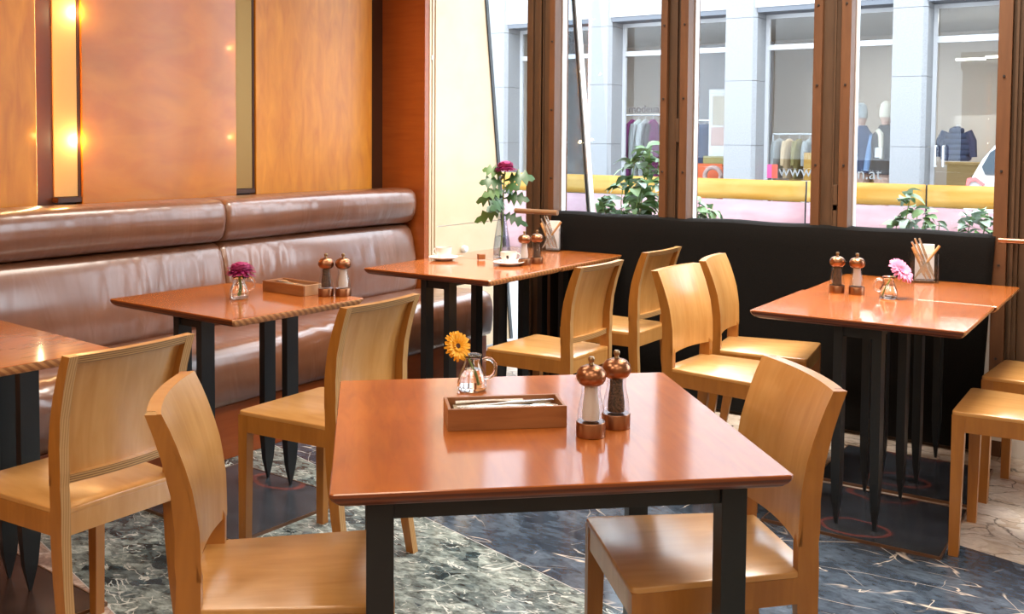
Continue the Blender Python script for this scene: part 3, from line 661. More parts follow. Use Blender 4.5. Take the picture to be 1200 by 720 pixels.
# ------------------------------------------------------------------ chairs
CW, CB, CT = 0.378, 0.334, 0.346      # outer widths: seat front, seat back, top
SH, TH = 0.475, 0.841
def front_s(z):
    """front face of the backrest (s = distance behind the seat front) for a height"""
    pts = [(0.40, .352), (0.475, .352), (0.55, .3505), (0.62, .353), (0.69, .3625), (0.76, .383), (0.81, .403), (0.841, .4175), (0.86, .427)]
    for (a, sa_), (b2, sb) in zip(pts, pts[1:]):
        if z <= b2:
            k = (z - a) / (b2 - a); return sa_ + (sb - sa_) * k
    return pts[-1][1]
def half_w(s):   # outer half width of the chair at depth s
    return (CW + (CB - CW) * min(s, 0.36) / 0.352) / 2
def make_chair():
    root = empty('plywood_chair', (0, 0, 0))
    # seat: trapezoid with rounded front corners
    m = MB(); rc = 0.014
    ol = [(-half_w(0.39) + .001, 0.392), (-half_w(0.352) + 0.001, 0.352)]
    ol += [(-CW / 2 + rc * (1 - math.cos(a)), rc * (1 - math.sin(a))) for a in (0, PI / 4, PI / 2)]
    ol += [(CW / 2 - rc * (1 - math.cos(a)), rc * (1 - math.sin(a))) for a in (PI / 2, PI / 4, 0)]
    ol += [(half_w(0.352) - 0.001, 0.352), (half_w(0.39) - .001, 0.392)]
    cxx, cyy = 0, 0.2
    def ring(k, z): return [(x * (1 - k / 0.19 * (1)), cyy + (y - cyy) * (1 - k / 0.2), z) for x, y in ol]
    V = m.grid([ring(0.0, SH - 0.012), ring(0.0, SH - 0.003), ring(0.001, SH - 0.001), ring(0.003, SH), ], closed_v=True)
    m.cap(V[0]); m.cap(V[-1], True)
    m.obj('seat', ['chair'], root, True, None, 50)
    # aprons
    MB().bb(-CW / 2 + .012, CW / 2 - .012, 0.003, 0.022, SH - 0.066, SH - 0.0125, 0.002).obj('front_apron', 'chair', root)
    for sx in (-1, 1):
        a0, a1 = sx * (half_w(0.02)), sx * half_w(0.352)
        t_ = -sx * 0.024
        mm = MB(); z0, z1 = SH - 0.066, SH - 0.0125
        mm.loft([[(a0, 0.030, z0), (a0 + t_, 0.030, z0), (a0 + t_, 0.030, z1), (a0, 0.030, z1)], [(a1, 0.353, z0), (a1 + t_, 0.353, z0), (a1 + t_, 0.353, z1), (a1, 0.353, z1)]])
        mm.obj('side_apron', 'chair_side', root)
        # front leg, tapering
        rings = []
        for z, w_, d_ in ((SH - 0.0125, 0.028, 0.040), (SH - 0.066, 0.028, 0.039), (0.0, 0.026, 0.030)):
            o_ = sx * (CW / 2 - 0.0005); i_ = o_ - sx * w_
            rings.append([(o_, 0.001, z), (i_, 0.001, z), (i_, 0.001 + d_, z), (o_, 0.001 + d_, z)])
        MB().loft(rings).obj('front_leg', 'chair_side', root)
        # side post and rear leg in one piece of plywood
        rows = []
        prof_ = []
        for z, s0, wd in ((0.0, .4165, .029), (0.10, .393, .033), (0.20, .374, .038), (0.30, .360, .042), (0.40, .3525, .0445), (0.475, .3525, .045), (0.53, .352, .043)):
            prof_.append((z, s0, wd))
        for z, wd in ((0.56, .041), (0.62, .038), (0.69, .035), (0.76, .031), (0.81, .027), (TH - .0005, .024)):
            prof_.append((z, front_s(z) + 0.0078, wd - 0.002))
        for z, s0, wd in prof_:
            k = max(0, (z - SH) / (TH - SH))
            ho = CB / 2 + (CT - CB) / 2 * k; hi = ho - 0.024
            rows.append([(sx * ho, s0, z), (sx * hi, s0, z), (sx * hi, s0 + wd, z), (sx * ho, s0 + wd, z)])
        mm = MB(); V = mm.grid(rows, closed_v=True); mm.cap(V[0]); mm.cap(V[-1], True)
        mm.bm.normal_update()
        for f in mm.bm.faces:
            n_ = f.normal
            if abs(n_.x) < 0.5 and f.calc_center_median().y > 0.37 and len(f.verts) == 4 and n_.z < 0.6: f.material_index = 1
        mm.obj('side_post', ['chair_side', 'ply_post'], root)
    MB().bb(-CB / 2 + .024, CB / 2 - .024, 0.372, 0.391, SH - 0.066, SH - 0.0125, 0.001).obj('rear_apron', 'chair', root)
    # curved backrest
    NXb, zs = 14, [0.527, 0.54, 0.58, 0.62, 0.66, 0.70, 0.74, 0.78, 0.81, 0.835, TH]
    def surf(u, z, off):
        k = max(0, (z - SH) / (TH - SH)); hw = CB / 2 + (CT - CB) / 2 * k
        sag = 0.019 * (1 - u * u)
        return (u * hw, front_s(z) + sag + off, z + (0.004 * (1 - u * u) if z < 0.53 else 0))
    m = MB(); Tt = 0.0085
    fr = [[surf(-1 + 2 * i / NXb, z, 0) for i in range(NXb + 1)] for z in zs]
    bk = [[surf(-1 + 2 * i / NXb, z, Tt) for i in range(NXb + 1)] for z in zs]
    A = m.grid(fr); B = m.grid(bk)
    def strip(a, b2):
        fs = [m.bm.faces.new([a[i], a[i + 1], b2[i + 1], b2[i]]) for i in range(len(a) - 1)]; m._mark(fs)
    strip(A[0], B[0]); strip(A[-1], B[-1])
    m.mi = 1
    strip([r[0] for r in A], [r[0] for r in B]); strip([r[-1] for r in A], [r[-1] for r in B])
    m.obj('backrest', ['chair', 'chair_side'], root, True, None, 50)
    for nm, z0, z1, dp in (('top_rail', TH - 0.021, TH, 0.017), ('bottom_rail', 0.5305, 0.5505, 0.019)):
        mm = MB(); u0 = 0.86
        loop = [[surf(-u0 + 2 * u0 * i / NXb, z, off)[:2] + (z,) for i in range(NXb + 1)] for z, off in ((z1, Tt), (z1, Tt + dp), (z0, Tt + dp), (z0, Tt))]
        for (p, q, mi) in ((0, 1, 0), (1, 2, 1), (2, 3, 0)):
            mm.mi = mi; mm.grid([loop[p], loop[q]])
        mm.obj(nm, ['chair', 'ply'], root, True, None, 40)
    return root
CH = make_chair()
HP = PI / 2
chairs = [  # seat-front centre, yaw of the local +y (backwards) axis, label, group
    (-2.490, 2.351, -HP + 0.016, 'pale plywood chair seen from behind, at the magenta flower table'),
    (-2.533, 1.503, -HP - 0.001, 'golden plywood chair seen from behind at the empty left table'),
    (-1.326, 1.555, HP + 0.728, 'golden plywood chair in the left foreground, facing right, under the big table'),
    (-2.404, 3.598, -HP - 0.019, 'pale plywood chair at the coffee cup table, nearer of two seen from behind'),
    (-2.432, 4.237, -HP - 0.021, 'pale plywood chair by the black blanket, partly hidden, seen from behind'),
    (-1.251, 3.656, HP - 0.062, 'pale plywood chair facing right, nearer of the two at the window table'),
    (-1.272, 4.156, HP + 0.148, 'pale plywood chair facing right, farther of the two at the window table'),
    (-1.002, 1.865, -HP + 0.758, 'orange brown plywood chair at the right side of the big square table'),
    (-0.621, 3.672, -HP + 0.012, 'plywood chair cut off by the right picture edge, nearer of two seats'),
    (-0.610, 4.256, -HP - 0.075, 'plywood chair cut off by the right picture edge, farther of two seats'),
]
for i, (x, y, rz, lab) in enumerate(chairs):
    o = CH if i == 0 else copy_tree(CH)
    o.location = (x, y, 0.0); o.rotation_euler = (0, 0, rz)
    tag(o, lab, 'chair', 'plywood cafe chairs')

# ------------------------------------------------------------------ table ware
TZ = 0.7452
def make_mill(kind):
    t = empty('salt_mill' if kind == 'salt' else 'pepper_mill', (0, 0, 0))
    MB().lathe([(0, 0), (.0285, 0), (.0295, .001), (.0295, .0285), (.0285, .030), (0, .030)], 28).obj('base', 'copper', t, True)
    body = [(.027, .0302), (.0275, .040), (.0265, .055), (.0225, .072), (.0195, .086), (.0195, .104)]
    MB().lathe([(0, .0302)] + body + [(0, .104)], 28).obj('clear_body', 'acrylic', t, True)
    MB().lathe([(0, .034), (.0175, .034), (.0175, .052), (.0155, .070), (.0135, .084), (.0135, .1025), (0, .1025)], 24).obj('filling', kind, t, True)
    MB().lathe([(0, .104), (.020, .104), (.0245, .107), (.029, .114), (.0305, .122), (.0285, .131), (.022, .139), (.012, .1435), (0, .1445)], 28).obj('cap', 'copper', t, True)
    MB().lathe([(0, .144), (.0055, .1445), (.0045, .149), (.0065, .152), (.0068, .157), (.005, .1605), (0, .161)], 14).obj('knob', 'knob', t, True)
    return t
SM, PM = make_mill('salt'), make_mill('pepper')
mills = [(SM, -.987, 1.765, 'salt mill with copper cap, the nearer mill on the big square table'),
         (PM, -.975, 1.850, 'pepper mill with copper cap, behind the salt on the big square table'),
         (PM, -2.692, 2.768, 'pepper mill beside the cutlery box on the table with the magenta flower'),
         (SM, -2.640, 2.806, 'salt mill at the table edge, right of the pepper on the magenta flower table'),
         (SM, -2.612, 4.010, 'salt mill next to the coffee cup with the emblem'),
         (PM, -2.592, 4.090, 'pepper mill close to the coffee cup with the emblem, right of the salt'),
         (PM, -1.147, 4.020, 'pepper mill on the window table, left of the salt'),
         (SM, -1.072, 4.025, 'salt mill on the window table, between the pepper and the pink flower')]
seen = set()
for src, x, y, lab in mills:
    o = src if src not in seen else copy_tree(src)
    seen.add(src)
    o.location = (x, y, TZ); o.rotation_euler = (0, 0, rnd.random() * 6)
    tag(o, lab, 'salt mill' if 'salt_' in src.name else 'pepper mill', 'copper capped salt and pepper mills')

def make_jug():
    t = empty('glass_jug', (0, 0, 0))
    prof_ = [(0, .0), (.030, 0), (.0345, .006), (.035, .018), (.031, .036), (.022, .056), (.0185, .066), (.0195, .074), (.023, .084),
             (.0205, .084), (.0172, .074), (.0162, .066), (.0195, .056), (.0285, .036), (.0322, .018), (.031, .0085), (0, .008)]
    MB().lathe(prof_, 32).obj('body', 'clear', t, True, None, 80)
    MB().lathe([(0, .009), (.0300, .0092), (.0312, .018), (.0275, .036), (.0215, .0495), (0, .0495)], 28).obj('water', 'water', t, True)
    pts = []
    for k in range(13):
        a = -0.62 * PI + 1.30 * PI * k / 12
        pts.append((.036 + .020 * math.cos(a), 0, .052 + .023 * math.sin(a)))
    MB().tube(pts, .0042, 10).obj('handle', 'clear', t, True)
    return t
JG = make_jug()
VD = YAW
for i, (x, y, rz, lab) in enumerate([(-1.402, 1.930, VD, 'small glass jug holding the yellow gerbera on the big square table'),
                                     (-2.905, 2.534, VD + 0.3, 'small glass jug holding one magenta flower on the table by the bench'),
                                     (-.943, 3.987, VD + PI, 'small glass jug with a leaning pink flower on the window table')]):
    o = JG if i == 0 else copy_tree(JG)
    o.location = (x, y, TZ); o.rotation_euler = (0, 0, rz); tag(o, lab, 'jug', 'small glass jugs')

def petals(m, n, r0, r1, wid, lift, droop, jit=0.0, z=0.0, tipw=0.6):
    for k in range(n):
        a = 2 * PI * k / n + rnd.uniform(-jit, jit); R1 = r1 * rnd.uniform(0.9, 1.06)
        ca_, sa_ = math.cos(a), math.sin(a)
        rows = []
        for f, wf_ in ((0, 0.5), (0.35, 1.0), (0.75, 0.95), (1.0, tipw)):
            r_ = r0 + (R1 - r0) * f; zz = z + lift * math.sin(f * PI * 0.6) - droop * f * f + rnd.uniform(-1, 1) * jit * 0.004
            w2 = wid * wf_ / 2
            rows.append([(r_ * ca_ - w2 * sa_, r_ * sa_ + w2 * ca_, zz), (r_ * ca_, r_ * sa_, zz - 0.0012), (r_ * ca_ + w2 * sa_, r_ * sa_ - w2 * ca_, zz)])
        m.grid(rows)
def place_head(o, pos, direc):
    o.location = pos
    o.rotation_mode = 'QUATERNION'; o.rotation_quaternion = Vector(direc).to_track_quat('Z', 'Y')
def gerbera(name, head, direc, base, colour, centre, R, label, mid=None):
    t = empty(name, base); tag(t, label, 'flower')
    hd = Vector(head) - Vector(base)
    m = MB(); petals(m, 26, R * .18, R, R * .20, R * .12, R * .16, 0.10)
    petals(m, 24, R * .15, R * .95, R * .18, R * .2, R * .06, 0.12, R * .015)
    petals(m, 22, R * .15, R * .86, R * .20, R * .2, 0.0, 0.1, R * .03)
    petals(m, 16, R * .12, R * .45, R * .12, R * .2, 0.0, 0.1, R * .06)
    o = m.obj('petals', colour, t, True); place_head(o, hd, direc)
    o = MB().lathe([(0, .07 * R), (R * .12, .1 * R), (R * .2, .10 * R), (R * .24, .03 * R), (0, -.05 * R)], 16).obj('flower_centre', centre, t, True); place_head(o, hd, direc)
    md = Vector(mid) - Vector(base) if mid else hd * 0.5
    path = []
    for k in range(9):
        f = k / 8; path.append((1 - f) ** 2 * Vector((0, 0, 0)) + 2 * f * (1 - f) * md + f * f * (hd - Vector(direc).normalized() * 0.004))
    MB().tube(path, 0.0026, 8).obj('stem', 'stem', t, True)
# camera-side direction for facing flowers
cdir = Vector((math.sin(YAW), -math.cos(YAW), 0))          # towards the camera
rdir = Vector((math.cos(YAW), math.sin(YAW), 0))            # to the right in the picture
J1 = Vector((-1.402, 1.930, TZ))
gerbera('gerbera', J1 + Vector((-.024, -.020, .1045)) - rdir * .004, cdir * .8 + rdir * .70 + Vector((0, 0, .45)), J1 + rdir * .012 + Vector((0, 0, .012)), 'yellow_petal', 'flower_dark', 0.0365, 'yellow gerbera with a dark centre leaning out of its glass jug', J1 + Vector((0, 0, .08)))
J3 = Vector((-.943, 3.987, TZ))
gerbera('gerbera', J3 + rdir * .046 + Vector((0, 0, .105)), rdir * .55 + Vector((0, 0, .75)) + cdir * .75, J3 - rdir * .018 + Vector((0, 0, .012)), 'pink_petal', 'flower_rose', 0.056, 'pink gerbera drooping to the right out of its jug', J3 + Vector((0, 0, .09)))
def chrysanthemum(base, top, R, label, leaves, stem_r=0.003):
    t = empty('chrysanthemum', base); tag(t, label, 'flower')
    hd = Vector(top) - Vector(base)
    m = MB()
    for lay in range(9):
        f = lay / 8; el = -0.35 + 1.75 * f; n = int(24 * max(0.25, math.cos(max(0, el - 0.1)) ** 0.8))
        for k in range(n):
            a = 2 * PI * (k + 0.5 * lay) / n + rnd.uniform(-.08, .08); L = R * (1.0 - 0.22 * f) * rnd.uniform(.9, 1.08)
            e = el + rnd.uniform(-.12, .12)
            d = Vector((math.cos(a) * math.cos(e), math.sin(a) * math.cos(e), math.sin(e) * 0.72)); sd = Vector((-math.sin(a), math.cos(a), 0))
            rows = []
            for g, wv in ((0.25, .5), (0.6, 1), (0.9, .9), (1.02, .4)):
                p = d * L * g - Vector((0, 0, 0.13 * R * g * g))
                rows.append([p - sd * wv * R * .10, p + sd * wv * R * .10])
            m.grid(rows)
    m.lathe([(0, -R * .30), (R * .5, -R * .22), (R * .66, 0.0), (R * .58, R * .28), (R * .3, R * .44), (0, R * .48)], 18)
    o = m.obj('petals', 'purple_petal', t, True); o.location = hd
    path = [hd * (k / 6) + Vector((0.004 * math.sin(k), 0, 0)) for k in range(7)]
    MB().tube(path, stem_r, 8).obj('stem', 'stem', t, True)
    for (f, az, L, tilt, mt) in leaves:
        lob = [(0, .05), (.14, .08), (.24, .46), (.31, .16), (.46, .64), (.54, .18), (.70, .54), (.77, .20), (.90, .22), (1.0, .02)]
        mm = MB(); rows = []
        for (u, wv) in lob:
            z = math.sin(u * 2.2) * .18 * L + tilt * u * L - 0.28 * L * u * u
            w2 = wv * L * .62
            rows.append([(u * L, -w2, z - .1 * w2), (u * L, 0, z), (u * L, w2, z - .1 * w2)])
        mm.grid(rows)
        lo = mm.obj('leaf', mt, t, True); lo.location = hd * f; lo.rotation_euler = (0.95 * math.copysign(1, math.cos(az - YAW)) , 0, az)
    return t
J2 = Vector((-2.905, 2.534, TZ))
chrysanthemum(J2 + Vector((0, 0, .012)), J2 + Vector((.005, .005, .108)), 0.058, 'single magenta chrysanthemum sitting low in its jug', [(.72, 0.5, .03, -.2, 'leaf_dark'), (.7, 3.2, .03, -.2, 'leaf_dark')], .005)
V0 = Vector((-2.867, 4.194, TZ))
R0 = YAW
chrysanthemum(V0 + Vector((-.01, 0, .012)), V0 + Vector((.015, .008, .458)), 0.060, 'tall magenta chrysanthemum with dark lobed leaves in the tall vase',
    [(.90, R0 + 2.75, .11, .55, 'leaf_mid'), (.84, R0 + 0.1, .15, .25, 'leaf_dark'), (.80, R0 + 3.3, .13, .2, 'leaf_dark'), (.76, R0 - 0.9, .12, .1, 'leaf_dark'),
     (.72, R0 + 3.9, .12, -.2, 'leaf_mid'), (.66, R0 + 3.0, .15, -.25, 'leaf_dark'), (.64, R0 - .2, .13, .0, 'leaf_dark'), (.60, R0 + 4.5, .13, -.4, 'leaf_pale'),
     (.62, R0 - 1.6, .12, -.5, 'leaf_dark'), (.50, R0 + 3.35, .13, -.7, 'leaf_mid'), (.46, R0 - .5, .10, -.9, 'leaf_dark'), (.86, R0 + 1.6, .11, .2, 'leaf_dark'), (.7, R0 + 1.2, .12, .1, 'leaf_dark')], 0.0035)
vz = empty('glass_vase', V0); tag(vz, 'tall clear glass vase with a magenta chrysanthemum on the corner tables', 'vase')
MB().lathe([(0, 0), (.040, 0), (.044, .006), (.043, .05), (.036, .11), (.026, .17), (.021, .205), (.024, .222), (.022, .222), (.019, .205), (.024, .17), (.034, .11), (.041, .05), (.041, .012), (0, .010)], 32).obj('body', 'acrylic', vz, True, None, 80)
MB().lathe([(0, .011), (.0395, .0125), (.0395, .05), (.033, .108), (0, .108)], 24).obj('water', 'acrylic', vz, True)

# cutlery boxes
def knife(loc, rz, tilt=0.02):
    m = MB().loft([[(-.11, -.004, 0), (-.11, .004, 0), (-.11, .004, .003), (-.11, -.004, .003)], [(-.01, -.006, 0), (-.01, .006, 0), (-.01, .006, .004), (-.01, -.006, .004)], [(0, -.004, .0005), (0, .004, .0005), (0, .004, .003), (0, -.004, .003)], [(.05, -.010, .001), (.05, .008, .001), (.05, .008, .002), (.05, -.010, .002)], [(.095, -.004, .001), (.095, .006, .001), (.095, .006, .002), (.095, -.004, .002)]])
    o = m.obj('table_knife', 'silver', None, False, loc); o.rotation_euler = (0, tilt, rz); return o
def spoon_mesh():
    m = MB()
    m.tube([(-.10, 0, .003), (-.02, 0, .005), (.05, 0, .004)], [.004, .0025, .003], 8)
    rows = []
    for k in range(9):
        u = k / 8; x = .048 + .058 * u; w2 = .0185 * math.sin(PI * min(1, .08 + u * .9)) ** .7
        rows.append([(x, -w2, .0055), (x, -w2 * .5, .002), (x, 0, .001), (x, w2 * .5, .002), (x, w2, .0055)])
    m.grid(rows); return m
def fork_mesh():
    m = MB(); m.tube([(-.10, 0, .003), (-.02, 0, .005), (.045, 0, .003)], [.004, .0025, .004], 8)
    m.bb(.045, .065, -.011, .011, .0015, .004)
    for y in (-.009, -.003, .003, .009): m.bb(.065, .10, y - .0018, y + .0018, .0015, .0035)
    return m
def cutlery_box(loc, rz, L, W, Hh, label, endm):
    t = empty('cutlery_box', loc, rz); tag(t, label, 'cutlery box')
    th = .0075
    MB().bb(-L / 2, L / 2, -W / 2, -W / 2 + th, 0, Hh, .001).obj('front_board', 'box', t)
    MB().bb(-L / 2, L / 2, W / 2 - th, W / 2, 0, Hh, .001).obj('back_board', 'box', t)
    MB().bb(-L / 2 + .0005, -L / 2 + th, -W / 2 + th, W / 2 - th, 0, Hh, .001).obj('end_board', 'box', t)
    MB().bb(L / 2 - th, L / 2 - .0005, -W / 2 + th, W / 2 - th, 0, Hh, .001).obj('end_board', endm, t)
    MB().bb(-L / 2 + th, L / 2 - th, -W / 2 + th, W / 2 - th, 0.001, .007).obj('bottom_board', 'box', t)
    return t
BXL, BXW = 0.247, 0.104
p0 = Vector((-1.2385, 1.6215)); bd = Vector((.182, .167)).normalized(); bn = Vector((-bd.y, bd.x))
bc = p0 + bd * BXL / 2 + bn * BXW / 2; brz = math.atan2(bd.y, bd.x)
cutlery_box((bc.x, bc.y, TZ), brz, BXL, BXW, .045, 'long brown wooden cutlery box on the big square table', 'box')
def inbox(c, rz, a, b2, z): return (c[0] + math.cos(rz) * a - math.sin(rz) * b2, c[1] + math.sin(rz) * a + math.cos(rz) * b2, TZ + z)
GC = 'cutlery in the box on the big square table'
tag(knife(inbox(bc, brz, 0, .02, .034), brz + PI + .04, 0.03), 'silver knife at the back of the box on the big square table', 'knife', GC)
tag(knife(inbox(bc, brz, -.005, -.004, .034), brz + PI - .10, 0.0), 'slanted silver knife in the middle of the box on the big square table', 'knife', GC)
o = spoon_mesh().obj('table_spoon', 'silver', None, True, inbox(bc, brz, .005, -.024, .034)); o.rotation_euler = (0, 0, brz + .03); tag(o, 'silver spoon in the box on the big square table', 'spoon', GC)
o = fork_mesh().obj('table_fork', 'silver', None, True, inbox(bc, brz, .0, .034, .034)); o.rotation_euler = (0, 0, brz + .02); tag(o, 'silver fork in the box on the big square table', 'fork', GC)
nk = empty('paper_napkin', inbox(bc, brz, 0, 0, .0075), brz); tag(nk, 'folded greyish paper napkins lying under the cutlery in the front box', 'napkin')
MB().bb(-.105, .105, -.040, .040, 0, .023, .001).obj('folded_sheets', 'kraft', nk)
p1 = Vector((-2.978, 2.7155)); bd2 = Vector((.232, -.014)).normalized(); bn2 = Vector((-bd2.y, bd2.x))
bc2 = p1 + bd2 * .1175 + bn2 * .052; brz2 = math.atan2(bd2.y, bd2.x)
cutlery_box((bc2.x, bc2.y, TZ), brz2, .236, .104, .040, 'wooden cutlery box with pale end on the table with the magenta flower', 'boxpale')
GC2 = 'cutlery in the box beside the magenta flower'
o = spoon_mesh().obj('table_spoon', 'silver', None, True, inbox(bc2, brz2, -.01, .0, .030)); o.rotation_euler = (0, 0, brz2 + PI - .25); tag(o, 'silver spoon in the box by the magenta flower', 'spoon', GC2)
tag(knife(inbox(bc2, brz2, 0, .022, .028), brz2 + .05, 0), 'silver table knife in the box by the magenta flower', 'knife', GC2)
nk = empty('paper_napkin', inbox(bc2, brz2, 0, 0, .0075), brz2); tag(nk, 'folded paper napkins under the cutlery beside the magenta flower', 'napkin')
MB().bb(-.10, .10, -.040, .040, 0, .018, .001).obj('folded_sheets', 'kraft', nk)

# cups and saucers
def make_cup():
    t = empty('coffee_cup', (0, 0, 0))
    MB().lathe([(0, .002), (.020, 0), (.022, .003), (.030, .012), (.0385, .032), (.0405, .056), (.0385, .056), (.0365, .034), (.028, .014), (0, .008)], 32).obj('bowl', 'china', t, True, None, 70)
    MB().lathe([(0, .0385), (.0365, .0385), (0, .040)], 24).obj('coffee', 'coffee', t, True)
    pts = [(.0385 + .017 * math.cos(a), 0, .032 + .016 * math.sin(a)) for a in [(-.5 + k / 10) * PI for k in range(11)]]
    MB().tube(pts, .0038, 8).obj('handle', 'china', t, True)
    e = empty('emblem', (0, 0, 0)); e.parent = t
    return t, e
def emblem_mesh(name, parent, rad_at, z0, pts, mat, ang0):
    m = MB(); rings = []
    V = []
    for (u, z) in pts:
        a = ang0 + u / .038; r_ = rad_at(z0 + z) + .0006
        V.append(m.bm.verts.new((r_ * math.cos(a), r_ * math.sin(a), z0 + z)))
    m.bm.faces.new(V)
    return m.obj(name, mat, parent)
def make_saucer():
    return MB().lathe([(0, 0), (.040, 0), (.046, .004), (.066, .011), (.075, .017), (.0735, .0185), (.060, .0125), (.030, .0075), (0, .007)], 36).obj('saucer', 'china', None, True, None, 70)
cupA, eA = make_cup()
bpy.data.objects.remove(eA)
SA = make_saucer()
for i, (x, y, rz, lab, lab2) in enumerate([(-3.032, 3.932, YAW + 2.9, 'white coffee cup on the left saucer, plain side showing', 'white saucer under the left coffee cup'),
                                           (-2.664, 3.956, YAW + 0.15, 'white coffee cup with a small dark emblem, right of the other cup', 'white saucer under the coffee cup with the emblem')]):
    o = cupA if i == 0 else copy_tree(cupA)
    s_ = SA if i == 0 else copy_tree(SA)
    s_.location = (x, y, TZ); tag(s_, lab2, 'saucer', 'saucers on the coffee table')
    o.location = (x, y, TZ + .0078); o.rotation_euler = (0, 0, rz); tag(o, lab, 'cup', 'coffee cups on the coffee table')
    if i == 1: cupB = o
def cup_r(z): return .0385 + (.0405 - .0385) * (z - .032) / .024 if z > .032 else .030 + .0085 * (z - .012) / .020
angv = math.atan2(cdir.y, cdir.x) - (YAW + 0.15) - 0.15
head = [(-.006, 0), (-.004, .003), (-.0065, .006), (-.005, .010), (-.0055, .016), (.004, .0165), (.0048, .011), (.0065, .007), (.0045, .004), (.006, 0)]
emblem_mesh('emblem', cupB, cup_r, .026, head, 'black', angv)
emblem_mesh('emblem_line', cupB, cup_r, .0205, [(-.011, 0), (-.011, .002), (.011, .002), (.011, 0)], 'black', angv)
for i, (x, y, rz, lab) in enumerate([(-2.975, 3.925, YAW + .5, 'teaspoon on the saucer of the left coffee cup'), (-2.715, 3.925, YAW + 2.2, 'teaspoon on the saucer of the cup with the emblem')]):
    m = MB(); m.tube([(-.05, 0, .0), (0, 0, .002), (.032, 0, 0)], [.003, .0016, .002], 6)
    m.grid([[(.030 + .03 * u, w_ * math.sin(PI * min(1, .1 + u * .85)) * .010, .001 + abs(w_) * .002) for w_ in (-1, 0, 1)] for u in (0, .25, .5, .75, 1)])
    o = m.obj('teaspoon', 'silver', None, True, (x, y, TZ + .0195)); o.rotation_euler = (0, 0, rz); tag(o, lab, 'teaspoon', 'teaspoons on the saucers')
sgt = empty('sugar_packet', (-2.886, 4.043, TZ), YAW + .3); tag(sgt, 'small brown sugar cube packet between the two coffee cups', 'packet')
MB().bb(-.018, .018, -.014, .014, 0.004, .030, .003).obj('wrapper', 'tancl' if False else 'box', sgt)
MB().bb(-.016, .016, -.0125, .0125, 0.0, .004).obj('paper_base', 'napkin', sgt)

# acrylic utensil boxes
def utensil_box(loc, rz, label, first_label):
    t = empty('utensil_box', loc, rz); tag(t, label, 'holder', 'clear utensil boxes')
    a, b2, h, th = .058, .040, .125, .004
    MB().bb(-a, a, -b2, b2, 0, .010, .001).obj('floor_plate', 'acrylic', t)
    for nm, bb_ in (('front_wall', (-a, a, -b2, -b2 + th)), ('back_wall', (-a, a, b2 - th, b2)), ('side_wall', (-a, -a + th, -b2 + th, b2 - th)), ('side_wall', (a - th, a, -b2 + th, b2 - th))):
        MB().bb(*bb_, .010, h).obj(nm, 'acrylic', t)
    Rm = Matrix.Rotation(rz, 3, 'Z'); L = Vector(loc)
    def w_(x, y, z): return L + Rm @ Vector((x, y, z))
    nk_ = MB().bb(-.030, .046, .016, .030, .0, .150, .002).obj('napkin_stack', 'napkin', None, False, w_(0, 0, .0105)); nk_.rotation_euler = (0, 0, rz)
    tag(nk_, 'stack of white paper napkins upright in ' + first_label, 'napkin', 'napkins in the utensil boxes')
    for k, (x0, y0, x1, y1, z1, mt, lb) in enumerate([(.028, -.012, -.050, -.012, .172, 'silver', 0), (.034, -.002, -.036, .004, .186, 'silver', 0), (.044, -.020, -.020, -.006, .188, 'silver', 0), (-.040, -.026, .060, -.014, .158, 'handle_wood', 1), (.010, -.026, -.048, -.022, .150, 'handle_wood', 2)]):
        p, q = Vector((x0, y0, .013)), Vector((x1, y1, z1))
        c = empty('table_knife' if mt == 'silver' else 'wooden_handled_knife', w_(*p)); 
        tag(c, ['lowest', 'middle', 'rightmost', 0, 0][k] + ' silver knife leaning left in ' + first_label if lb == 0 else ['', 'tan handled knife leaning right in ', 'tan handled knife leaning left in '][lb] + first_label, 'knife', ('knives in ' + first_label))
        d = Rm @ (q - p)
        MB().tube([d * .5, d * .56, d], [.0035, .0055, .006 if mt == 'handle_wood' else .005], 8).obj('handle', mt, c, True)
        nn = d.normalized(); sd = nn.cross(Rm @ Vector((0, 1, 0))).normalized()
        th_ = Rm @ Vector((0, .001, 0))
        MB().loft([[d * .02 + sd * .002 - th_, d * .02 - sd * .002 - th_, d * .02 - sd * .002 + th_, d * .02 + sd * .002 + th_], [d * .25 + sd * .008 - th_, d * .25 - sd * .006 - th_, d * .25 - sd * .006 + th_, d * .25 + sd * .008 + th_], [d * .52 + sd * .004 - th_, d * .52 - sd * .004 - th_, d * .52 - sd * .004 + th_, d * .52 + sd * .004 + th_]]).obj('blade', 'silver', c)
    return t
utensil_box(Vector((-2.83, 4.60, TZ)), 0.30, 'clear acrylic utensil box on the corner table near the wooden handrail', 'the box on the corner table')
utensil_box(Vector((-.935, 4.545, TZ)), 0.35, 'clear acrylic utensil box on the window table behind the pink flower', 'the box behind the pink flower')

# ------------------------------------------------------------------ outdoors
pv = MB().bb(-30, 20, 4.98, 14.4, -0.16, -0.02).obj('pavement', 'asphalt'); tag(pv, kind=STR)
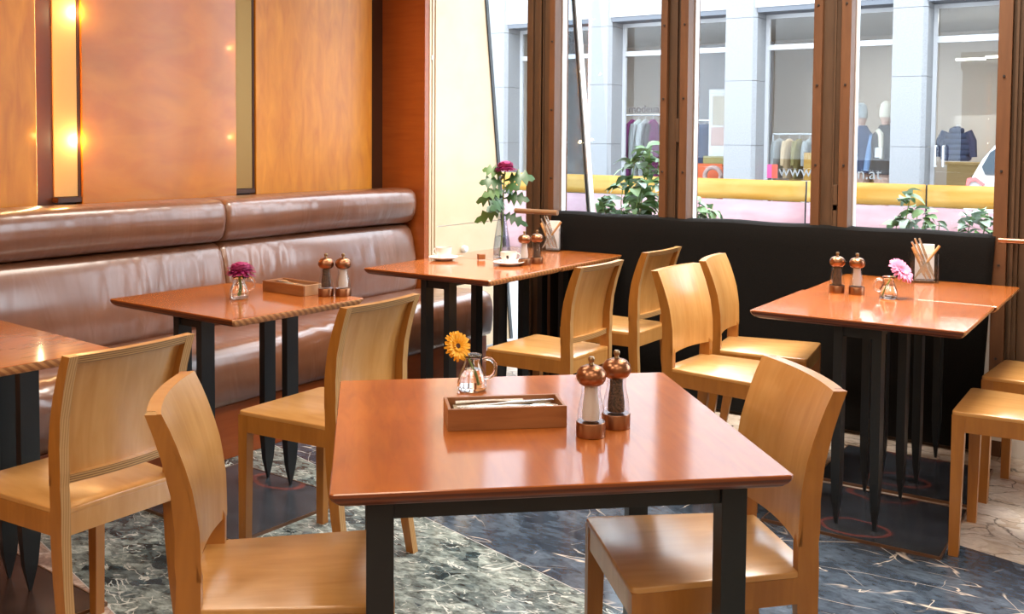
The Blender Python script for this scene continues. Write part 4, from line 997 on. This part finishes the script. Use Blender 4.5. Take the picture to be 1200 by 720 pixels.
# fabric barrier: yellow band above pink, in panels
bar = empty('street_barrier', (-3, 9, -0.02)); tag(bar, 'low yellow and pink fabric barrier along the street outside', 'barrier')
xs = [-11.0, -8.6, -5.74, -2.86, -1.84, 1.0, 3.6]
for x0, x1 in zip(xs, xs[1:]):
    for (z0, z1, m, nm) in ((0.80, 0.985, 'tarp_y', 'yellow_cloth'), (0.05, 0.792, 'tarp_p', 'pink_cloth')):
        n = 14; rows = []
        for i in range(n + 1):
            x = x0 + .008 + (x1 - x0 - .016) * i / n
            rows.append([(x + 3, .012 * math.sin(x * 4 + z * 6), z + .02) for z in (z0, (z0 * 2 + z1) / 3, (z0 + z1 * 2) / 3, z1)])
        mm = MB(); mm.grid(rows); o = mm.obj(nm, m, bar, True)
        s2 = o.modifiers.new('t', 'SOLIDIFY'); s2.thickness = .006
    MB().bb(x1 + 3 - .012, x1 + 3 + .012, .01, .05, 0, 1.0).obj('post', 'seal', bar)
# shop building across the street
shop = empty('shop_building', (-4, 14, -0.02)); tag(shop, 'pale granite shop building with large display windows across the street', 'building')
def S(name, x0, x1, y0, y1, z0, z1, m, bev=0.0, par=None):
    return MB().bb(x0 + 4, x1 + 4, y0 - 14, y1 - 14, z0 + .02, z1 + .02, bev).obj(name, m, par or shop)
PIL = [(-12.6, -12.15), (-9.95, -9.50), (-7.95, -7.55), (-5.67, -5.21), (-3.34, -2.91), (-2.04, -1.60), (0.25, 0.70), (2.6, 3.05)]
for (x0, x1) in PIL:
    c = 0.05
    for (z0, z1) in ((-.02, 0.55), (0.556, 1.275), (1.281, 2.20), (2.206, 3.10), (3.106, 3.9)):
        MB().prism([(x0 + 4, 0.5), (x0 + 4, 0.0), (x1 + 4 - c, 0.0), (x1 + 4, c), (x1 + 4, 0.5)], 2, z0 + .02, z1 + .02).obj('pillar_block', 'granite', shop)
    S('pillar_core', x0 + .01, x1 - .06, 14.01, 14.5, -.02, 3.9, 'joint')
S('upper_wall', -14, 5, 14.02, 14.5, 3.24, 7.0, 'render')
for (x0, x1), (x2, x3) in zip(PIL, PIL[1:]):
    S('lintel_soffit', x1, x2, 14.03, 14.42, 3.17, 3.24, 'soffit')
    if x2 < -1.5:
        # window frame of the bay
        S('window_frame', x1, x1 + .05, 14.40, 14.46, 0, 3.17, 'shopframe'); S('window_frame', x2 - .05, x2, 14.40, 14.46, 0, 3.17, 'shopframe')
        S('window_frame', x1 + .05, x2 - .05, 14.40, 14.46, 3.11, 3.17, 'shopframe')
        S('transom', x1 + .05, x2 - .05, 14.39, 14.46, 2.66, 2.745 if x1 > -3 else 2.735, 'shopframe')
        S('pane', x1 + .05, x2 - .05, 14.425, 14.431, 0.35, 2.66, 'glass'); S('pane', x1 + .05, x2 - .05, 14.425, 14.431, 2.745, 3.11, 'glass')
        S('window_base', x1 + .05, x2 - .05, 14.40, 14.46, 0, .35, 'granite')
    else:
        S('infill_wall', x1, x2, 14.3, 14.5, 0, 3.17, 'granite')
# shop interior
S('shop_floor', -14, 5, 14.5, 18.5, -.1, -.02, 'shopfloor'); S('shop_back_wall', -14, 5, 18.4, 18.6, -.02, 3.3, 'shopwall')
S('shop_ceiling', -14, 5, 14.5, 18.5, 3.2, 3.3, 'render')
S('shop_end_wall', -10.2, -10.0, 14.5, 18.4, -.02, 3.2, 'shopwall'); S('shop_end_wall', -1.7, -1.5, 14.5, 18.4, -.02, 3.2, 'shopwall')
S('display_wall', -7.6, -5.9, 16.6, 16.7, -.02, 3.0, 'display_grey')
S('display_wall', -3.0, -2.0, 16.5, 16.6, -.02, 1.75, 'shopwall')
for (x, y, e) in ((-7.4, 15.5, 28), (-4.5, 16.4, 38), (-2.6, 15.8, 34), (-6.5, 15.0, 10)):
    area('shop_ceiling_lamp', (x, y, 3.15), (0, 0, 0), .8, .5, e, (1, .93, .84))
for (x, y, rz) in ((-2.75, 16.2, .4), (-2.3, 15.9, .4)):
    S('tube_lamp', x - .2, x + .2, y - .03, y + .03, 2.55, 2.58, 'lampglow')
MB().tube([(1.17, .36, 1.04), (1.17, .28, 1.04), (1.17, .28, 1.31), (1.17, .36, 1.31)], .014, 8).obj('door_handle', 'alu', shop, True)
MB().tube([(1.27, .36, 1.04), (1.27, .28, 1.04), (1.27, .28, 1.31), (1.27, .36, 1.31)], .014, 8).obj('door_handle', 'alu', shop, True)
# lettering on the shop glass
def lettering(txt, x, z, size, m, name):
    cu = bpy.data.curves.new(name, 'FONT'); cu.body = txt; cu.size = size; cu.extrude = 0.001
    tmp = bpy.data.objects.new('lettering', cu); COL.objects.link(tmp)
    me = bpy.data.meshes.new_from_object(tmp.evaluated_get(bpy.context.evaluated_depsgraph_get()))
    bpy.data.objects.remove(tmp); me.materials.clear(); me.materials.append(M[m])
    o = bpy.data.objects.new(name, me); COL.objects.link(o); o.parent = shop
    o.location = (x + 4, 14.418 - 14, z + .02); o.rotation_euler = (PI / 2, 0, 0)
    return o
lettering('www.', -4.99, 0.835, .225, 'letter', 'window_lettering'); lettering('an.at', -3.97, 0.825, .225, 'letter', 'window_lettering'); lettering('modeua', -7.44, 1.775, .165, 'letter_grey', 'window_lettering')
S('sign_square', -5.09, -5.005, 14.41, 14.415, .80, 1.0, 'sign_red'); S('sign_square', -5.17, -5.09, 14.41, 14.415, .80, 1.0, 'sign_pink')

# things in the shop windows
def garment(name, loc, rz, w_, h, d_, mats, label, cat, group=None):
    t = empty(name, loc, rz); tag(t, label, cat, group)
    rings = []
    for z, kw, kd in ((0, .95, .9), (-.25, .9, 1), (-.55, .88, 1), (-.8, .95, 1), (-.93, .75, .9), (-1.0, .22, .5)):
        a, b2 = w_ / 2 * kw, d_ / 2 * kd; zz = -h * (1 + z)
        rings.append([(a * math.cos(2 * PI * k / 14), b2 * math.sin(2 * PI * k / 14), zz) for k in range(14)])
    MB().loft(rings).obj('body', mats[0], t, True, None, 70)
    for sx in (-1, 1):
        MB().tube([(sx * w_ * .36, 0, -h * .09), (sx * w_ * .5, 0, -h * .3), (sx * w_ * .56, 0, -h * .68)], [w_ * .12, w_ * .11, w_ * .08], 8).obj('sleeve', mats[-1], t, True)
    MB().tube([(0, 0, -.01), (0, 0, .03), (.02, 0, .05), (.0, 0, .065)], .004, 6).obj('hanger_hook', 'alu', t, True)
    return t
def rack(loc, Lx, h, label):
    t = empty('clothes_rack', loc); tag(t, label, 'rack')
    MB().tube([(-Lx / 2, 0, h), (Lx / 2, 0, h)], .014, 8).obj('top_bar', 'alu', t, True)
    for sx in (-1, 1):
        MB().tube([(sx * Lx / 2, 0, .02), (sx * Lx / 2, 0, h)], .014, 8).obj('upright', 'alu', t, True)
        MB().bb(sx * Lx / 2 - .02, sx * Lx / 2 + .02, -.22, .22, -.02, .02).obj('foot', 'alu', t)
    return t
rack((-7.45, 15.0, 0), .9, 1.75, 'slim clothes rack behind the leftmost shop window lettering')
for k, (x, ms, lab) in enumerate([(-7.66, ('purple', 'purple'), 'purple garment hanging leftmost on the rack in the left shop window'), (-7.55, ('paleclo', 'greycloth'), 'pale grey coat hanging second on the rack in the left shop window'), (-7.42, ('greycloth', 'greycloth'), 'mid grey coat hanging third on the rack in the left shop window'), (-7.28, ('purple', 'darkclo'), 'purple and charcoal garment hanging rightmost on the rack in the left shop window')]):
    garment('hanging_garment', (x, 15.0 - .01 * k, 1.68), 1.5, .44, .95, .07, ms, lab, 'garment', 'garments on the left rack')
rack((-6.55, 15.1, 0), .8, 1.66, 'clothes rack with navy jackets beside the white poster')
for k, (x, ms, lab) in enumerate([(-6.72, ('denim', 'denim'), 'denim blue jacket, left one on the rack beside the poster'), (-6.58, ('navy', 'navy'), 'navy jacket, middle one on the rack beside the poster'), (-6.44, ('navy', 'denim'), 'navy jacket with blue sleeves, right one on the rack beside the poster')]):
    garment('hanging_jacket', (x, 15.1, 1.60), .9, .44, .85, .12, ms, lab, 'jacket', 'jackets on the middle rack')
po = empty('advertising_poster', (-6.13, 15.0, .02)); tag(po, 'tall white poster stand with pink and beige pictures in the shop window', 'poster')
MB().bb(-.20, .24, 0, .03, 0, 2.12, .004).obj('board', 'poster', po); MB().bb(-.14, .16, -.004, .0, 1.56, 2.02).obj('upper_picture', 'posterpic2', po); MB().bb(-.16, .17, -.004, .0, 1.24, 1.53).obj('lower_picture', 'posterpic', po)
MB().bb(-.28, .16, -.012, -.004, .84, 1.08).obj('olive_strip', 'olive', po)
ar = empty('orange_armchair', (-6.30, 14.82, .0)); tag(ar, 'orange red tub armchair low in the shop window below the poster', 'armchair')
MB().bb(-.25, .25, -.18, .18, .10, .62, .05).obj('seat', 'orange', ar, True); MB().bb(-.25, .25, .10, .2, .55, .98, .05).obj('backrest', 'orange', ar, True)
hp = empty('hoop', (-6.09, 14.62, .80)); tag(hp, 'pale pink hoop standing before the orange armchair', 'hoop')
MB().tube([(.13 * math.cos(a), 0, .13 * math.sin(a)) for a in [k * 2 * PI / 24 for k in range(25)]], .035, 8).obj('ring', 'posterpic', hp, True)
MB().bb(-.1, .1, -.06, .06, -.80, -.13, .01).obj('stand', 'olive', hp)
rack((-5.0, 15.6, 0), 1.0, 1.45, 'low clothes rack behind the red square sign')
for k in range(6):
    garment('hanging_garment', (-5.40 + .16 * k, 15.6, 1.38), 1.45, .40, .62, .09, [('greycloth',), ('tancl',), ('olive',), ('greycloth',), ('cream',), ('darkclo',)][k],
            ['grey', 'tan', 'olive', 'mid grey', 'cream', 'charcoal'][k] + ' garment, ' + ['first', 'second', 'third', 'fourth', 'fifth', 'last'][k] + ' from the left on the low rack behind the red sign', 'garment', 'garments on the low rack')
for (x0, x1, y, h, lab) in ((-5.4, -4.4, 16.3, .98, 'pale oak display counter behind the low rack in the shop'), (-4.15, -3.45, 15.9, 1.0, 'pale oak display counter behind the two mannequins'), (-3.0, -2.2, 16.2, 1.05, 'pale oak counter behind the glass shop door under the padded jacket')):
    ct = empty('display_counter', ((x0 + x1) / 2, y, -.0)); tag(ct, lab, 'counter'); hh = (x1 - x0) / 2
    MB().bb(-hh, hh, -.2, .2, -.02, h - .04).obj('cabinet', 'counter', ct); MB().bb(-hh - .02, hh + .02, -.22, .22, h - .04, h).obj('worktop', 'counter', ct)
bx = MB().bb(-.12, .12, -.1, .1, 0, .42, .004).obj('yellow_box', 'tarp_y', None, False, (-4.74, 15.25, .75)); tag(bx, 'tall yellow display box next to the low rack in the shop', 'box')
bs = MB().bb(-.15, .15, -.12, .12, 0, .77).obj('display_plinth', 'shopwall', None, False, (-4.74, 15.25, -.02)); tag(bs, 'plain plinth carrying the yellow display box', 'plinth')
def mannequin(loc, coat, sleeve, hat, label, scarf=None):
    t = empty('mannequin', loc, -.3); tag(t, label, 'mannequin', 'mannequins in the shop window')
    def ell(z, a, b2): return [(a * math.cos(2 * PI * k / 16), b2 * math.sin(2 * PI * k / 16), z) for k in range(16)]
    MB().loft([ell(.02, .10, .08), ell(.5, .11, .09), ell(.85, .17, .12), ell(1.05, .14, .10), ell(1.30, .18, .11), ell(1.42, .19, .10), ell(1.50, .08, .07), ell(1.54, .05, .05), ell(1.60, .055, .06), ell(1.66, .075, .085), ell(1.74, .08, .095), ell(1.80, .07, .08), ell(1.83, .03, .035)]).obj('body', 'skin', t, True, None, 80)
    MB().loft([ell(.88, .24, .17), ell(1.0, .22, .155), ell(1.15, .20, .14), ell(1.32, .215, .14), ell(1.44, .20, .125), ell(1.52, .12, .10), ell(1.58, .085, .085)]).obj('coat', coat, t, True, None, 80)
    for sx in (-1, 1): MB().tube([(sx * .18, 0, 1.43), (sx * .25, .02, 1.2), (sx * .27, -.03, .92)], [.065, .06, .05], 10).obj('sleeve', sleeve, t, True)
    MB().loft([ell(1.69, .088, .103), ell(1.80, .09, .10), ell(1.88, .07, .08), ell(1.92, .03, .03)]).obj('hat', hat, t, True, None, 80)
    MB().bb(-.055, .055, -.18, -.175, 1.12, 1.26).obj('price_card', 'poster', t)
    if scarf: MB().tube([(-.07, -.08, 1.5), (0, -.115, 1.44), (.03, -.15, 1.1)], [.04, .045, .03], 8).obj('scarf', scarf, t, True)
    MB().lathe([(0, -.02), (.16, -.02), (.16, .0), (0, .0)], 18).obj('stand_plate', 'alu', t)
    return t
mannequin((-4.12, 15.5, 0.0), 'navy', 'denim', 'greycloth', 'mannequin in a navy coat and grey hat, left of two in the shop')
mannequin((-3.62, 14.92, 0.0), 'darkclo', 'denim', 'cream', 'mannequin in a charcoal coat, scarf and cream knitted hat, right of two', 'cream')
pj = empty('padded_jacket', (-2.70, 15.0, 1.56)); tag(pj, 'navy padded jacket hanging behind the glass shop door', 'jacket')
for k in range(6):
    z = -.06 - .075 * k; a = .10 + .05 * min(k, 2)
    MB().loft([[(a * f * math.cos(2 * PI * q / 14), .10 * f * math.sin(2 * PI * q / 14), z + dz) for q in range(14)] for f, dz in ((.86, .038), (1, .015), (1, -.015), (.86, -.038))]).obj('padded_band', 'navy', pj, True)
for sx in (-1, 1): MB().tube([(sx * .14, 0, -.07), (sx * .20, 0, -.2), (sx * .22, 0, -.42)], [.06, .06, .05], 8).obj('sleeve', 'navy', pj, True)
MB().lathe([(.05, 0), (.055, -.05), (.09, -.06)], 12).obj('collar', 'navy', pj, True)
MB().tube([(0, .16, .02), (0, .0, .02), (0, 0, -.02)], .006, 6).obj('hanger_hook', 'alu', pj, True)

# white car, rear end visible
car = empty('white_car', (-1.96, 11.5, -0.02)); tag(car, 'white car parked beyond the barrier, only its rear showing', 'car')
side = [(.02, .35), (-.02, .62), (.0, .90), (.05, 1.02), (.14, 1.20), (.30, 1.40), (.48, 1.50), (.9, 1.56), (1.8, 1.55), (2.4, 1.35), (2.9, 1.05), (3.7, .92), (4.0, .75), (4.05, .40), (3.9, .28), (.2, .28)]
rings = []
for (y, k) in ((-.06, .90), (.0, .97), (.10, 1.0), (1.4, 1.0), (1.55, .97), (1.62, .9)):
    rings.append([(2.0 + (x - 2.0) * (.985 + .015 * k), y if True else 0, .28 + (z - .28) * (k if z > 1.0 else 1)) for x, z in side])
MB().loft(rings).obj('body', 'carpaint', car, True, None, 35)
MB().prism([(.19, 1.03), (.155, 1.11), (.23, 1.26), (.36, 1.36), (1.0, 1.41), (1.0, 1.03)], 1, -.075, -.02).obj('side_window', 'carglass', car)
MB().prism([(1.08, 1.03), (1.08, 1.41), (1.75, 1.41), (2.35, 1.08), (2.3, 1.03)], 1, -.075, -.02).obj('side_window', 'carglass', car)
MB().prism([(.005, .90), (.02, .99), (.10, 1.0), (.19, .93), (.17, .91), (.10, .965), (.05, .95), (.03, .90)], 1, -.085, .0).obj('tail_lamp', 'taillight', car)
for x in (.75, 3.2):
    for y in (-.08, 1.46):
        MB().tube([(x, y, .32), (x, y + .2, .32)], .32, 24).obj('wheel', 'tyre', car, True)
# shrubs right outside the windows
leafm = {}
def leaf_obj(mt, parent, loc, rot, sc_):
    if mt not in leafm:
        m = MB(); rows = []
        for u, wv in ((0, .02), (.15, .55), (.35, .95), (.6, .9), (.85, .5), (1, .03)):
            w2 = wv * .30; z = .12 * math.sin(u * PI) - .15 * u * u
            rows.append([(u, -w2, z + .06 * wv), (u, 0, z), (u, w2, z + .06 * wv)])
        m.grid(rows); o = m.obj('leaf', mt, parent, True); leafm[mt] = o.data
    else:
        o = bpy.data.objects.new('leaf', leafm[mt]); COL.objects.link(o); o.parent = parent
    o.location = loc; o.rotation_euler = rot; o.scale = (sc_,) * 3
def shrub(loc, stems, label, r=random.Random(3), ls=.105, mats=('leaf_shrub', 'leaf_shrub', 'leaf_shrub_pale', 'leaf_mid'), pot=True):
    t = empty('shrub', loc); tag(t, label, 'shrub', 'shrubs outside the windows')
    for (dx, dy, h) in stems:
        p0_ = Vector((dx * .25, dy * .25, .40)); p1_ = Vector((dx, dy, h))
        pts = [p0_.lerp(p1_, k / 6) + Vector((.02 * math.sin(k * 1.3 + dx * 9), .015 * math.cos(k), 0)) for k in range(7)]
        MB().tube(pts, [.006 - .0006 * k for k in range(7)], 6).obj('stem', 'stem', t, True)
        for k in range(int((h - .45) * 48)):
            f = 1.02 - .72 * r.random() ** 1.5; q = p0_.lerp(p1_, f)
            leaf_obj(r.choice(mats), t, q, (r.uniform(-.5, .5), r.uniform(-.5, .7), r.uniform(0, 2 * PI)), ls * r.uniform(.6, 1.25))
    if pot:
        MB().lathe([(0, .0), (.13, .0), (.17, .36), (.18, .40), (.15, .40), (.14, .37), (0, .37)], 20).obj('planter', 'terracotta', t, True)
    return t
shrub((-2.83, 5.62, -.02), [(-.22, -.05, .98), (-.14, .05, 1.08), (-.05, .0, 1.22), (.02, .05, 1.28), (.08, -.05, 1.30), (.15, .04, 1.22), (.20, -.08, 1.12), (-.28, .02, .96), (.05, -.14, 1.1)], 'leafy green shrub outside the second window, tallest of the shrubs', random.Random(5))
shrub((-2.42, 5.62, -.02), [(-.02, 0, 1.02), (.04, .04, .98), (-.07, -.03, .97), (.08, .0, .94)], 'small grey green shrub just right of the middle window post', random.Random(8), .075, ('leaf_shrub_pale', 'leaf_shrub'))
shrub((-1.22, 5.62, -.02), [(-.03, 0, 1.09), (.05, .03, .99), (-.09, .02, .95), (.13, -.02, .95), (.0, .05, 1.0)], 'pale grey green shrub behind the utensil box at the rightmost window', random.Random(11), .085, ('leaf_shrub_pale', 'leaf_shrub_pale', 'leaf_shrub'))
shrub((-.90, 5.62, -.02), [(-.05, 0, .98), (.02, .03, 1.0), (.07, .0, .97), (-.1, .02, .95), (.1, .02, .98)], 'pale shrub at the right end of the rightmost window', random.Random(14), .08, ('leaf_shrub_pale', 'leaf_shrub_pale', 'leaf_shrub'))
